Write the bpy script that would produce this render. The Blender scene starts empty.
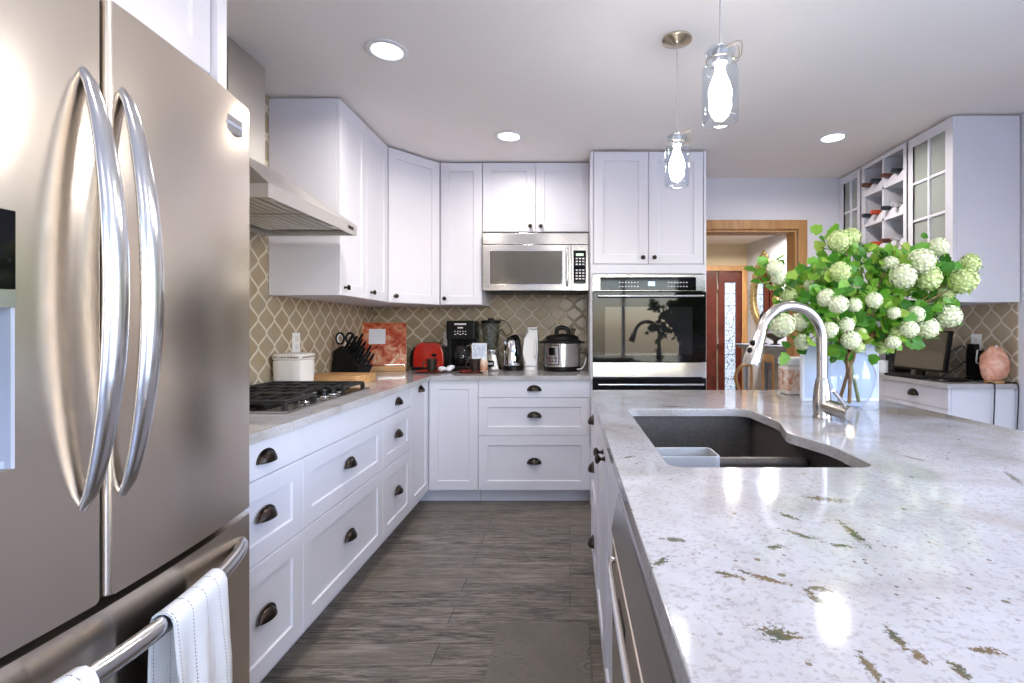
import bpy, bmesh, math, random
from mathutils import Vector, Matrix
random.seed(7)
PI = math.pi
# ---------------------------------------------------------------- camera, world, exposure
scn = bpy.context.scene
COL = scn.collection
F = 490.0                       # focal length in pixels of the 1024 px wide frame
H = 1.2                         # camera height
VX, VY = 570.0, 330.0           # where the depth lines meet
cd = bpy.data.cameras.new('camera'); cam = bpy.data.objects.new('camera', cd); COL.objects.link(cam)
cam.location = (0, 0, H); cam.rotation_euler = (PI/2, 0, 0)
cd.sensor_width = 36; cd.lens = F/1024*36
cd.shift_x = -(VX-512)/1024; cd.shift_y = -(341.5-VY)/1024
cd.clip_start = .03
scn.camera = cam
vs = scn.view_settings
vs.view_transform = 'Standard'; vs.look = 'None'; vs.gamma = 1; vs.use_curve_mapping = False
vs.exposure = -0.10
cy = scn.cycles
cy.use_denoising = True; cy.max_bounces = 9; cy.diffuse_bounces = 4; cy.glossy_bounces = 4
cy.transmission_bounces = 8; cy.transparent_max_bounces = 16
cy.sample_clamp_indirect = 6; cy.caustics_reflective = False; cy.caustics_refractive = False
w = bpy.data.worlds.new('sky'); scn.world = w; w.use_nodes = True
wn = w.node_tree.nodes; wl = w.node_tree.links
bg = wn['Background']
sk = wn.new('ShaderNodeTexSky'); sk.sky_type = 'NISHITA'; sk.sun_disc = False
sk.sun_elevation = math.radians(50); sk.sun_rotation = math.radians(120); sk.air_density = 1.4
tn = wn.new('ShaderNodeMix'); tn.data_type = 'RGBA'; tn.blend_type = 'MULTIPLY'; tn.inputs[0].default_value = 1
wl.new(sk.outputs[0], tn.inputs[6]); tn.inputs[7].default_value = (.95, .94, 1.12, 1)     # cool camera white balance
wl.new(tn.outputs[2], bg.inputs['Color']); bg.inputs['Strength'].default_value = 2.2

def lamp(name, kind, loc, power, color=(1, 1, 1), size=.1, rot=(0, 0, 0), size_y=None, parent=None, spread=None, spot=None, portal=False):
    ld = bpy.data.lights.new(name, kind); ld.energy = power; ld.color = color
    if kind == 'AREA':
        ld.size = size
        if size_y: ld.shape = 'RECTANGLE'; ld.size_y = size_y
        else: ld.shape = 'DISK'
        if spread: ld.spread = spread
        if portal: ld.cycles.is_portal = True
    else: ld.shadow_soft_size = size
    if kind == 'SPOT': ld.spot_size = spot or 2.2; ld.spot_blend = .6
    o = bpy.data.objects.new(name, ld); COL.objects.link(o)
    o.location = loc; o.rotation_euler = rot
    if parent: o.parent = parent; o.location = Vector(loc) - WORLD[parent.name]
    return o
WORLD = {}
DAY = (.74, .83, 1.0)
WARM = (1.0, .93, .86)
# window openings: one behind the camera, one on the right wall beyond the frame
lamp('window_portal_rear', 'AREA', (1.0, -2.44, 1.225), 1, DAY, 2.2, (PI/2, 0, 0), 1.95, portal=True)
lamp('window_portal_right', 'AREA', (2.56, .25, 1.3), 1, DAY, 1.9, (0, PI/2, 0), 2.3, portal=True)

# ---------------------------------------------------------------- helpers
def P(px, py, Y): return Vector(((px-VX)*Y/F, Y, H-(py-VY)*Y/F))
def tag(o, label=None, cat=None, group=None, kind=None):
    if label: o['label'] = label
    if cat: o['category'] = cat
    if group: o['group'] = group
    if kind: o['kind'] = kind
    return o
def thing(name, label, cat, loc=(0, 0, 0), group=None):
    o = bpy.data.objects.new(name, None); COL.objects.link(o); o.location = loc
    o.empty_display_size = .05
    WORLD[o.name] = Vector(loc)
    return tag(o, label, cat, group)
class MB:
    def __init__(s): s.bm = bmesh.new()
    def _add(s, vs_, fs):
        v = [s.bm.verts.new(p) for p in vs_]
        out = []
        for f in fs:
            try: out.append(s.bm.faces.new([v[i] for i in f]))
            except ValueError: pass
        return v, out
    def box(s, x0, x1, y0, y1, z0, z1, bev=0, seg=2):
        c = [(x, y, z) for z in (z0, z1) for y in (y0, y1) for x in (x0, x1)]
        v, f = s._add(c, [(0, 2, 3, 1), (4, 5, 7, 6), (0, 1, 5, 4), (2, 6, 7, 3), (0, 4, 6, 2), (1, 3, 7, 5)])
        if bev:
            e = list({e for ff in f for e in ff.edges})
            bmesh.ops.bevel(s.bm, geom=e, offset=bev, segments=seg, affect='EDGES', profile=.5)
        return s
    def prism(s, poly, z0, z1, axis='z', bev=0):
        n = len(poly)
        def m(a, b, c): return {'z': (a, b, c), 'x': (c, a, b), 'y': (a, c, b)}[axis]
        vs_ = [m(a, b, z0) for a, b in poly]+[m(a, b, z1) for a, b in poly]
        fs = [tuple(range(n)), tuple(range(2*n-1, n-1, -1))]+[(i, (i+1) % n, n+(i+1) % n, n+i) for i in range(n)]
        v, f = s._add(vs_, fs)
        if bev:
            e = list(f[0].edges)+list(f[1].edges)
            bmesh.ops.bevel(s.bm, geom=e, offset=bev, segments=2, affect='EDGES', profile=.5)
        return s
    def tube(s, pts, r, seg=10, sy=1.0, up=None, caps=True):
        pts = [Vector(p) for p in pts]; n = len(pts)
        rr = r if isinstance(r, (list, tuple)) else [r]*n
        ref = Vector(up) if up else None
        prev = None; vs_ = []
        for i, p in enumerate(pts):
            t = (pts[min(i+1, n-1)]-pts[max(i-1, 0)]).normalized()
            if ref is not None: a = ref
            elif prev is None: a = Vector((0, 0, 1)) if abs(t.z) < .9 else Vector((1, 0, 0))
            else: a = prev
            a = (a-t*a.dot(t)).normalized(); prev = a; b = t.cross(a)
            for k in range(seg):
                q = 2*PI*k/seg
                vs_.append(p+a*math.cos(q)*rr[i]+b*math.sin(q)*rr[i]*sy)
        fs = [(i*seg+k, i*seg+(k+1) % seg, (i+1)*seg+(k+1) % seg, (i+1)*seg+k) for i in range(n-1) for k in range(seg)]
        if caps: fs += [tuple(range(seg))[::-1], tuple((n-1)*seg+k for k in range(seg))]
        s._add(vs_, fs); return s
    def cyl(s, p0, p1, r, r1=None, seg=16): return s.tube([p0, p1], [r, r if r1 is None else r1], seg)
    def lathe(s, prof, c=(0, 0, 0), seg=24, axis='z', sx=1, sy=1, sq=None):
        vs_ = []; n = len(prof)
        for r, z in prof:
            for k in range(seg):
                q = 2*PI*k/seg
                rr = r
                if sq: rr = r/((abs(math.cos(q))**sq+abs(math.sin(q))**sq)**(1/sq))
                a, b = rr*math.cos(q)*sx, rr*math.sin(q)*sy
                p = {'z': (a, b, z), 'y': (a, z, b), 'x': (z, a, b)}[axis]
                vs_.append((p[0]+c[0], p[1]+c[1], p[2]+c[2]))
        fs = [(i*seg+k, i*seg+(k+1) % seg, (i+1)*seg+(k+1) % seg, (i+1)*seg+k) for i in range(n-1) for k in range(seg)]
        if prof[0][0] > 1e-5: fs.append(tuple(range(seg))[::-1])
        if prof[-1][0] > 1e-5: fs.append(tuple((n-1)*seg+k for k in range(seg)))
        s._add(vs_, fs)
        return s
    def ball(s, c, r, sub=2, sc=(1, 1, 1)):
        bmesh.ops.create_icosphere(s.bm, subdivisions=sub, radius=1, matrix=Matrix.Translation(c) @ Matrix.Diagonal((r*sc[0], r*sc[1], r*sc[2], 1)))
        return s
    def grid(s, fn, nu, nv, closed_u=False):
        vs_ = [fn(i/nu, j/nv) for j in range(nv+1) for i in range(nu+1)]
        s._add(vs_, [(j*(nu+1)+i, j*(nu+1)+i+1, (j+1)*(nu+1)+i+1, (j+1)*(nu+1)+i) for j in range(nv) for i in range(nu)])
        return s
    def build(s, name, m, parent=None, M=None, smooth=True, label=None, ang=35, loc=None, recalc=True):
        bm = s.bm
        if M is not None: bm.transform(M)
        off = Vector((0, 0, 0))
        if parent is not None: off = WORLD[parent.name].copy()
        if loc is not None: off = Vector(loc)
        bmesh.ops.remove_doubles(bm, verts=bm.verts, dist=1e-6)
        if off.length: bm.transform(Matrix.Translation(-off))
        if recalc: bmesh.ops.recalc_face_normals(bm, faces=bm.faces)
        me = bpy.data.meshes.new(name); bm.to_mesh(me); bm.free()
        if smooth:
            me.shade_smooth() if hasattr(me, 'shade_smooth') else None
            me.set_sharp_from_angle(angle=math.radians(ang))
        for mm in (m if isinstance(m, (list, tuple)) else [m]): me.materials.append(mm)
        o = bpy.data.objects.new(name, me); COL.objects.link(o)
        if parent is not None:
            o.parent = parent; WORLD[o.name] = WORLD[parent.name].copy()
        else:
            o.location = off; WORLD[o.name] = off.copy()
        if smooth:
            wm = o.modifiers.new('weighted_normals', 'WEIGHTED_NORMAL'); wm.keep_sharp = True; wm.weight = 80
        if label: o['label'] = label
        return o
def carve(o, cutter):
    """boolean difference, the cutter is deleted afterwards"""
    c = cutter.build('cutter', MATS['white'])
    md = o.modifiers.new('b', 'BOOLEAN'); md.object = c; md.operation = 'DIFFERENCE'; md.solver = 'EXACT'
    bpy.context.view_layer.update()
    dg = bpy.context.evaluated_depsgraph_get()
    me = bpy.data.meshes.new_from_object(o.evaluated_get(dg))
    o.modifiers.clear(); o.data = me
    bpy.data.objects.remove(c)
    me.shade_smooth(); me.set_sharp_from_angle(angle=math.radians(35))
def solo(o, label, cat, group=None): return tag(o, label, cat, group)
def struct(o): o['kind'] = 'structure'; return o
def bez(p0, p1, p2, p3, n=16):
    p0, p1, p2, p3 = map(Vector, (p0, p1, p2, p3)); out = []
    for i in range(n+1):
        t = i/n; out.append(p0*(1-t)**3+p1*3*t*(1-t)**2+p2*3*t*t*(1-t)+p3*t**3)
    return out
def smooth_path(pts, n=6):
    pts = [Vector(p) for p in pts]; out = []
    for i in range(len(pts)-1):
        a = pts[max(i-1, 0)]; b = pts[i]; c = pts[i+1]; d = pts[min(i+2, len(pts)-1)]
        for k in range(n):
            t = k/n
            out.append(.5*((2*b)+(c-a)*t+(2*a-5*b+4*c-d)*t*t+(3*b-a-3*c+d)*t**3))
    out.append(pts[-1]); return out

# ---------------------------------------------------------------- materials
MATS = {}
class NT:
    def __init__(s, name):
        s.m = bpy.data.materials.new(name); s.m.use_nodes = True; MATS[name] = s.m
        s.n = s.m.node_tree.nodes; s.l = s.m.node_tree.links
        s.b = s.n['Principled BSDF']; s.out = s.n['Material Output']
        s.geo = s.n.new('ShaderNodeNewGeometry'); s.pos = s.geo.outputs['Position']
    def val(s, sock, v):
        if isinstance(v, (int, float)): sock.default_value = v
        elif isinstance(v, tuple): sock.default_value = v if len(v) == len(sock.default_value) else (*v, 1)
        else: s.l.new(v, sock)
    def math(s, op, a, b=0.0, c=None):
        n = s.n.new('ShaderNodeMath'); n.operation = op
        s.val(n.inputs[0], a); s.val(n.inputs[1], b)
        if c is not None: s.val(n.inputs[2], c)
        return n.outputs[0]
    def xyz(s, v=None):
        n = s.n.new('ShaderNodeSeparateXYZ'); s.l.new(v or s.pos, n.inputs[0]); return n.outputs
    def comb(s, x, y, z):
        n = s.n.new('ShaderNodeCombineXYZ'); s.val(n.inputs[0], x); s.val(n.inputs[1], y); s.val(n.inputs[2], z); return n.outputs[0]
    def scaled(s, sc, v=None):
        n = s.n.new('ShaderNodeMapping'); s.l.new(v or s.pos, n.inputs[0]); n.inputs['Scale'].default_value = sc; return n.outputs[0]
    def noise(s, scale, detail=2, rough=.5, v=None, dist=0):
        n = s.n.new('ShaderNodeTexNoise'); s.l.new(v or s.pos, n.inputs['Vector'])
        n.inputs['Scale'].default_value = scale; n.inputs['Detail'].default_value = detail; n.inputs['Roughness'].default_value = rough
        n.inputs['Distortion'].default_value = dist
        return n.outputs[0]
    def voro(s, scale, v=None, feature='F1', out='Distance'):
        n = s.n.new('ShaderNodeTexVoronoi'); n.feature = feature; s.l.new(v or s.pos, n.inputs['Vector']); n.inputs['Scale'].default_value = scale
        return n.outputs[out]
    def ramp(s, f, stops, mode='LINEAR'):
        n = s.n.new('ShaderNodeValToRGB'); s.l.new(f, n.inputs[0]); e = n.color_ramp; e.interpolation = mode
        while len(e.elements) < len(stops): e.elements.new(.5)
        for el, (p, c) in zip(e.elements, stops):
            el.position = p; el.color = (*c, 1) if isinstance(c, tuple) else (c, c, c, 1)
        return n.outputs[0]
    def mix(s, f, a, b):
        n = s.n.new('ShaderNodeMix'); n.data_type = 'RGBA'; s.val(n.inputs[0], f); s.val(n.inputs[6], a); s.val(n.inputs[7], b); return n.outputs[2]
    def bump(s, h, st=.2, d=.01):
        n = s.n.new('ShaderNodeBump'); s.l.new(h, n.inputs['Height']); n.inputs['Strength'].default_value = st; n.inputs['Distance'].default_value = d
        s.l.new(n.outputs[0], s.b.inputs['Normal'])
    def set(s, **k):
        for a, v in k.items(): s.val(s.b.inputs[{'color': 'Base Color', 'rough': 'Roughness', 'metal': 'Metallic', 'spec': 'Specular IOR Level', 'coat': 'Coat Weight', 'emit': 'Emission Color', 'es': 'Emission Strength', 'aniso': 'Anisotropic', 'sss': 'Subsurface Weight', 'sheen': 'Sheen Weight', 'trans': 'Transmission Weight'}[a]], v)
        return s.m
def simple(name, col, rough=.5, metal=0, var=.06, nscale=12, bump=0, bscale=200, **k):
    t = NT(name); n = t.noise(nscale, 3)
    c2 = tuple(max(0, c*(1-var)) for c in col); c1 = tuple(min(1, c*(1+var)) for c in col)
    t.set(color=t.ramp(n, [(.3, c2), (.7, c1)]), metal=metal, rough=t.ramp(n, [(.3, rough*.92), (.7, min(1, rough*1.08))]), **k)
    if bump: t.bump(t.noise(bscale, 2), bump, .002)
    return t.m
def emitter(name, col, st):
    t = NT(name); n = t.noise(30); t.set(color=(.9, .9, .9), emit=t.ramp(n, [(.2, tuple(c*.96 for c in col)), (.8, col)]), es=st); return t.m
def glass(name, tint=(1, 1, 1), ior=1.45, rough=.0, gl=1.0):
    t = NT(name)
    fr = t.n.new('ShaderNodeFresnel'); fr.inputs[0].default_value = ior
    tr = t.n.new('ShaderNodeBsdfTransparent'); tr.inputs[0].default_value = (*tint, 1)
    g = t.n.new('ShaderNodeBsdfGlossy'); g.inputs['Roughness'].default_value = rough
    t.l.new(t.ramp(t.noise(4), [(0, gl*.97), (1, gl)]), g.inputs['Color'])
    mx = t.n.new('ShaderNodeMixShader'); t.l.new(t.math('MULTIPLY', t.math('MULTIPLY', fr.outputs[0], 1.4), t.math('SUBTRACT', 1.0, t.geo.outputs['Backfacing'])), mx.inputs[0]); t.l.new(tr.outputs[0], mx.inputs[1]); t.l.new(g.outputs[0], mx.inputs[2])
    t.l.new(mx.outputs[0], t.out.inputs[0]); return t.m

simple('white', (.74, .735, .80), .38, var=.015, nscale=3)
simple('cab_inside', (.74, .69, .60), .5)
simple('wall_paint', (.74, .74, .80), .7, var=.02, nscale=2, bump=.05)
simple('ceiling_paint', (.93, .87, .82), .75, var=.02, nscale=1.5, bump=.08, bscale=90)
simple('hall_paint', (.66, .56, .38), .7, var=.03)
simple('hall_side_paint', (.62, .63, .68), .7, var=.03)
simple('bronze', (.045, .036, .032), .32, 1, var=.3, nscale=40)
simple('black_plastic', (.0045, .0045, .005), .36, var=.2, spec=.22)
simple('black_gloss', (.004, .004, .005), .05, var=.1, spec=.25)
simple('dark_iron', (.011, .0105, .010), .5, var=.3, nscale=60, bump=.1)
simple('dark_ceramic', (.018, .011, .008), .3, var=.2)
simple('rubber', (.02, .02, .02), .6)
simple('chrome', (.85, .85, .86), .08, 1, var=.02)
simple('nickel', (.58, .50, .38), .25, 1, var=.05)
simple('white_plastic', (.82, .82, .83), .35, var=.02)
simple('ceramic', (.78, .74, .70), .25, var=.03)
simple('red_enamel', (.42, .018, .010), .14, var=.2, coat=.4)
simple('red_plate', (.30, .05, .035), .25, var=.2)
simple('oak', (.50, .27, .10), .4, var=.2, nscale=9)
simple('dark_red_wood', (.10, .018, .010), .3, var=.3, nscale=7)
simple('gold', (.42, .32, .15), .42, .7, var=.3, nscale=30)
simple('blue_grey', (.30, .35, .46), .5, var=.08)
simple('dark_wood', (.055, .035, .022), .45, var=.3)
simple('screen', (.10, .085, .065), .22, var=.2, nscale=2)
simple('composite', (.075, .066, .060), .42, var=.25, nscale=150, bump=.15, bscale=400)
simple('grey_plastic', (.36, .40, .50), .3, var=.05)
simple('stem_brown', (.24, .12, .04), .5, var=.4, nscale=50)
simple('stem_green', (.20, .22, .07), .5, var=.3, nscale=50)
simple('pale_bounce_ground', (.52, .52, .47), .9, var=.4, nscale=3)  # outdoor ground, made pale to bounce skylight up onto the ceiling
simple('label_tan', (.48, .22, .12), .5, var=.2)
simple('board_face', (.52, .59, .74), .5, var=.03)
simple('tray_grey', (.42, .42, .43), .4, var=.05)
simple('paper', (.75, .77, .84), .6, var=.05)
simple('wax', (.75, .62, .50), .5, var=.03)
simple('amber', (.20, .06, .01), .2)
simple('cap_red', (.5, .06, .02), .3); simple('cap_black', (.02, .025, .035), .3); simple('cap_brown', (.11, .04, .025), .3); simple('cap_silver', (.6, .6, .62), .25, .6)
simple('bottle_glass', (.015, .03, .015), .08)
emitter('bulb_glow', (1, .95, .90), 110)
emitter('downlight_glow', (1, .96, .90), 9)
emitter('lcd_green', (.25, .7, .2), .8)
emitter('lcd_blue', (.1, .45, .8), 1.0)
glass('clear_glass', (.80, .82, .80), 1.6); glass('jar_glass', (.93, .95, .97), 1.45); glass('window_glass', (.97, .99, 1), 1.4)
glass('green_glass', (.86, .92, .86), 1.45)
glass('cab_glass', (.93, .96, .93), 1.45)
def steel(name, col, rough, scale=(900, 900, 6), st=.04, aniso=.5, rot=0.0):
    t = NT(name); v = t.scaled(scale); n = t.noise(1, 3, v=v)
    t.set(color=t.ramp(n, [(.2, tuple(c*.993 for c in col)), (.8, col)]), metal=1, rough=t.ramp(n, [(.2, rough*.985), (.8, rough*1.015)]), aniso=aniso)
    tg = t.n.new('ShaderNodeTangent'); tg.direction_type = 'RADIAL'; tg.axis = 'Z'
    if aniso: t.l.new(tg.outputs[0], t.b.inputs['Tangent'])
    t.b.inputs['Anisotropic Rotation'].default_value = rot
    if st: t.bump(n, st, .0006)
    return t.m
steel('fridge_steel', (.72, .64, .555), .24, (3, 3, 150), 0, .45, .25)
steel('steel', (.62, .60, .58), .22, (4, 4, 500), 0, .5, .25)
steel('handle_steel', (.66, .66, .68), .2, (300, 300, 300), .02)
steel('faucet_steel', (.46, .435, .41), .26, (300, 300, 300), .02, 0)
steel('hood_steel', (.66, .63, .58), .3, (6, 6, 400))
# blue tint of grey_plastic stands in for light reflected in the dispenser
t = NT('glowing_leaded_glass')      # leaded entry glass: emission stands in for the daylight behind it
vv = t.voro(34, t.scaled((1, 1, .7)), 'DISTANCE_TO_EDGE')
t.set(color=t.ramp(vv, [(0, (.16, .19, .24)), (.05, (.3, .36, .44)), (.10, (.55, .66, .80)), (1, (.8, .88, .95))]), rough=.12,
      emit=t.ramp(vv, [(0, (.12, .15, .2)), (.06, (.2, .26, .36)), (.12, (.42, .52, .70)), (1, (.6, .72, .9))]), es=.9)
t = NT('oven_window'); t.set(color=(.012, .013, .016), rough=.03, spec=.4); t.b.inputs['IOR'].default_value = 1.5
t.set(color=t.ramp(t.noise(3), [(0, (.010, .010, .013)), (1, (.02, .02, .024))]))
t = NT('mw_window'); t.set(color=t.ramp(t.noise(3), [(0, (.13, .12, .10)), (1, (.17, .155, .13))]), rough=.12, spec=.9, metal=.5)
t = NT('mirror_glass'); t.set(color=t.ramp(t.noise(3), [(0, (.8, .8, .8)), (1, (.85, .85, .86))]), rough=.03, metal=1)
t = NT('hazy_glass'); t.set(color=t.ramp(t.noise(6), [(0, (.62, .66, .62)), (1, (.70, .74, .70))]), rough=.15)
tr = t.n.new('ShaderNodeBsdfTransparent'); tr.inputs[0].default_value = (.95, .97, .95, 1)
mx = t.n.new('ShaderNodeMixShader'); mx.inputs[0].default_value = .42; t.l.new(tr.outputs[0], mx.inputs[1]); t.l.new(t.b.outputs[0], mx.inputs[2]); t.l.new(mx.outputs[0], t.out.inputs[0])
# lantern tile
def tile(name, axis):
    t = NT(name); o = t.xyz(); u = o[axis]; z = o[2]
    Pp, L = .069, .148; a = Pp/2*.93
    zz = t.math('MULTIPLY', z, 2*PI/L)
    c = t.math('COSINE', zz); s3 = t.math('COSINE', t.math('MULTIPLY', zz, 3.0))
    c = t.math('MULTIPLY', t.math('ADD', c, t.math('MULTIPLY', s3, .03)), a)
    def f(sgn, off):
        q = t.math('ADD', t.math('ADD', u, 60*Pp+off), t.math('MULTIPLY', c, sgn))
        q = t.math('MODULO', q, 2*Pp)
        return t.math('ABSOLUTE', t.math('SUBTRACT', q, Pp))
    d = t.math('MINIMUM', f(-1, 0), f(1, Pp))
    sl = t.math('MULTIPLY', t.math('SINE', zz), a*2*PI/L)
    dd = t.math('DIVIDE', d, t.math('SQRT', t.math('ADD', t.math('MULTIPLY', sl, sl), 1.0)))
    m = t.ramp(dd, [(.0038, 1.0), (.0060, 0.0)])
    # per-tile tone
    n = t.noise(7, 2); n2 = t.noise(70, 3)
    base = t.mix(n2, t.ramp(n, [(.3, (.32, .24, .14)), (.5, (.41, .325, .21)), (.7, (.35, .305, .25))]), (.38, .305, .21))
    t.set(color=t.mix(m, base, (.64, .57, .45)), rough=t.ramp(dd, [(.0048, .7), (.0072, .22)]))
    t.bump(t.ramp(dd, [(.004, 0.0), (.011, 1.0)]), .5, .004)
    return t.m
tile('tile_x', 0); tile('tile_y', 1)
# granite
ZC = .888
def granite():
    t = NT('granite')
    warp = t.scaled((1, .55, 1))
    n1 = t.noise(5, 5, .6, dist=.6); n2 = t.noise(38, 4, .65); n3 = t.noise(130, 3, .6)
    base = t.ramp(n1, [(.30, (.36, .34, .33)), (.48, (.45, .44, .46)), (.62, (.51, .505, .54))])
    base = t.mix(t.ramp(n2, [(.50, 0.0), (.68, .45)]), base, (.50, .46, .43))
    base = t.mix(t.ramp(n3, [(.52, 0.0), (.66, .6)]), base, (.30, .27, .26))
    o = t.xyz()
    st = t.noise(3.0, 6, .6, v=t.scaled((1.6, .45, 1)), dist=1.0)
    base = t.mix(t.ramp(st, [(.57, 0.0), (.70, .5)]), base, (.42, .36, .30))
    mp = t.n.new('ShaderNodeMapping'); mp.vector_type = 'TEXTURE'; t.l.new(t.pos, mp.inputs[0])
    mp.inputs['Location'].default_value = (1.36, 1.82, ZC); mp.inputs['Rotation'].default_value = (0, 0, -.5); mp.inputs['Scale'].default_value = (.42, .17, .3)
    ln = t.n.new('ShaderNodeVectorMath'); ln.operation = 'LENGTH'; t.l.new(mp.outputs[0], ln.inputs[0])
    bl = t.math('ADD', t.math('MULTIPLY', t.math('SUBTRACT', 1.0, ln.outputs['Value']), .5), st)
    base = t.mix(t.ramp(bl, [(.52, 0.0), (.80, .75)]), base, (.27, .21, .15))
    # fine dark mineral specks
    v = t.voro(70); vc = t.voro(70, out='Color')
    sel = t.xyz(vc)[0]
    spk = t.math('MULTIPLY', t.math('LESS_THAN', t.math('ADD', v, t.math('MULTIPLY', n3, .5)), .42), t.math('GREATER_THAN', sel, .66))
    dens = t.ramp(t.noise(4, 3), [(.42, 0.0), (.60, 1.0)])
    base = t.mix(t.math('MULTIPLY', t.math('MULTIPLY', spk, dens), .8), base, (.15, .10, .06))
    v = t.voro(48); sel = t.xyz(t.voro(48, out='Color'))[1]
    fl = t.math('MULTIPLY', t.math('LESS_THAN', t.math('ADD', v, t.math('MULTIPLY', n3, .35)), .38), t.math('GREATER_THAN', sel, .97))
    base = t.mix(t.math('MULTIPLY', fl, .85), base, (.16, .12, .06))
    # large olive mineral clusters where the slab has them: pixel ends -> slab coordinates
    cl = [(805, 497, 845, 501, 9), (778, 512, 798, 520, 4), (777, 528, 822, 541, 5), (838, 520, 870, 548, 6), (834, 545, 848, 546, 5),
          (740, 571, 792, 586, 4), (812, 588, 832, 590, 6), (756, 628, 800, 640, 15), (885, 625, 908, 652, 5), (912, 650, 926, 662, 5),
          (860, 655, 884, 684, 6), (975, 650, 998, 652, 4), (952, 663, 968, 678, 4), (1004, 470, 1024, 486, 3), (662, 538, 686, 541, 6), (652, 566, 668, 558, 4),
          (718, 572, 740, 578, 3), (660, 406, 684, 407, 3), (622, 458, 636, 456, 2), (900, 455, 930, 462, 3), (806, 590, 822, 604, 4), (770, 548, 780, 546, 3)]
    tot = None
    for x0, y0, x1, y1, th in cl:
        def g(px, py): Y = (H-ZC)*F/(py-VY); return Vector(((px-VX)*Y/F, Y))
        a, b = g(x0, y0), g(x1, y1); c = (a+b)/2; d = b-a; ang = math.atan2(d.y, d.x)
        thw = th*.7*(H-ZC)/((y0+y1)/2-VY)*1.5
        mp = t.n.new('ShaderNodeMapping'); mp.vector_type = 'TEXTURE'; t.l.new(t.pos, mp.inputs[0])
        mp.inputs['Location'].default_value = (c.x, c.y, ZC); mp.inputs['Rotation'].default_value = (0, 0, ang)
        mp.inputs['Scale'].default_value = (d.length/2*1.25+.01, max(thw, .008)*1.25, .2)
        ln = t.n.new('ShaderNodeVectorMath'); ln.operation = 'LENGTH'; t.l.new(mp.outputs[0], ln.inputs[0])
        q = t.math('SUBTRACT', 1.0, ln.outputs['Value'])
        tot = q if tot is None else t.math('MAXIMUM', tot, q)
    nz = t.noise(150, 5, .75)
    ms = t.ramp(t.math('ADD', t.math('MULTIPLY', t.math('MAXIMUM', tot, -.3), .28), nz), [(.60, 0.0), (.67, 1.0)])
    ms = t.math('MULTIPLY', ms, t.ramp(tot, [(0, 0.0), (.08, 1.0)]))
    base = t.mix(t.math('MULTIPLY', ms, .9), base, t.ramp(t.noise(50), [(.4, (.045, .055, .012)), (.6, (.15, .095, .03))]))
    t.set(color=base, rough=.085, spec=.6)
    t.bump(n3, .015, .001)
granite()
def planks():
    t = NT('floor_planks')
    br = t.n.new('ShaderNodeTexBrick'); t.l.new(t.pos, br.inputs['Vector'])
    br.offset = .37; br.inputs['Scale'].default_value = 1; br.inputs['Brick Width'].default_value = 1.35; br.inputs['Row Height'].default_value = .125
    br.inputs['Mortar Size'].default_value = .0018; br.inputs['Color1'].default_value = (0, 0, 0, 1); br.inputs['Color2'].default_value = (1, 1, 1, 1); br.inputs['Mortar'].default_value = (.5, .5, .5, 1)
    g1 = t.noise(1, 6, .7, v=t.scaled((3, 30, 5)), dist=1.2); g2 = t.noise(1, 4, .7, v=t.scaled((9, 130, 5)), dist=.5); g3 = t.noise(2.2, 4, .6, v=t.scaled((.7, 3, 1)))
    c = t.ramp(g1, [(.36, (.022, .018, .014)), (.50, (.085, .072, .058)), (.64, (.22, .19, .155))])
    c = t.mix(t.ramp(g2, [(.48, 0.0), (.60, .6)]), c, (.30, .265, .225))
    c = t.mix(t.ramp(br.outputs['Color'], [(0, 0.0), (1, .6)]), c, (.19, .165, .135))
    c = t.mix(t.ramp(g3, [(.60, 0.0), (.72, .45)]), c, (.42, .38, .34))
    c = t.mix(t.math('MULTIPLY', br.outputs['Fac'], .8), c, (.02, .017, .014))
    t.set(color=c, rough=t.ramp(g1, [(.3, .30), (.7, .45)]))
    t.bump(t.math('SUBTRACT', g2, t.math('MULTIPLY', br.outputs['Fac'], 2.0)), .25, .002)
planks()
def matmat():
    t = NT('mat_vinyl')
    v = t.voro(7.5, t.scaled((1, 1, 0)))
    r = t.math('ABSOLUTE', t.math('SINE', t.math('MULTIPLY', v, 46)))
    n = t.noise(40, 3)
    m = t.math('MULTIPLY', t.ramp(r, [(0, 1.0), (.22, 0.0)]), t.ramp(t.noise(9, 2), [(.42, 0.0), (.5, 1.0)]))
    t.set(color=t.mix(m, t.ramp(n, [(.3, (.13, .115, .095)), (.7, (.15, .132, .11))]), (.075, .064, .05)), rough=.42)  # embossed lines darkened in the colour so the relief shows
    t.bump(m, .8, .004)
matmat()
def woodmat(name, a, b, sc, rough=.45):
    t = NT(name); n = t.noise(1, 5, .6, v=t.scaled(sc), dist=.7); t.set(color=t.ramp(n, [(.3, a), (.7, b)]), rough=rough); t.bump(n, .1, .001); return t.m
woodmat('board_wood', (.42, .20, .07), (.66, .40, .18), (6, 30, 60))
woodmat('casing_oak', (.36, .17, .055), (.56, .31, .12), (30, 30, 4))
woodmat('chair_wood', (.24, .12, .045), (.42, .24, .10), (30, 30, 5))
def cloth():
    t = NT('towel_cloth'); o = t.xyz()
    wv = t.math('MULTIPLY', t.math('SINE', t.math('MULTIPLY', o[1], 1500)), t.math('SINE', t.math('MULTIPLY', o[2], 1100)))
    st = t.math('ABSOLUTE', t.math('SUBTRACT', t.math('MODULO', t.math('ADD', o[1], 10.0), .042), .021))
    dash = t.math('GREATER_THAN', t.math('SINE', t.math('MULTIPLY', o[2], 900)), -.2)
    line = t.math('MULTIPLY', t.math('LESS_THAN', st, .0011), dash)
    n = t.noise(20)
    t.set(color=t.mix(t.math('MULTIPLY', line, .8), t.ramp(n, [(.3, (.76, .76, .80)), (.7, (.84, .84, .86))]), (.18, .13, .12)), rough=.9, sheen=.3)
    t.bump(wv, .5, .001)
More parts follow.
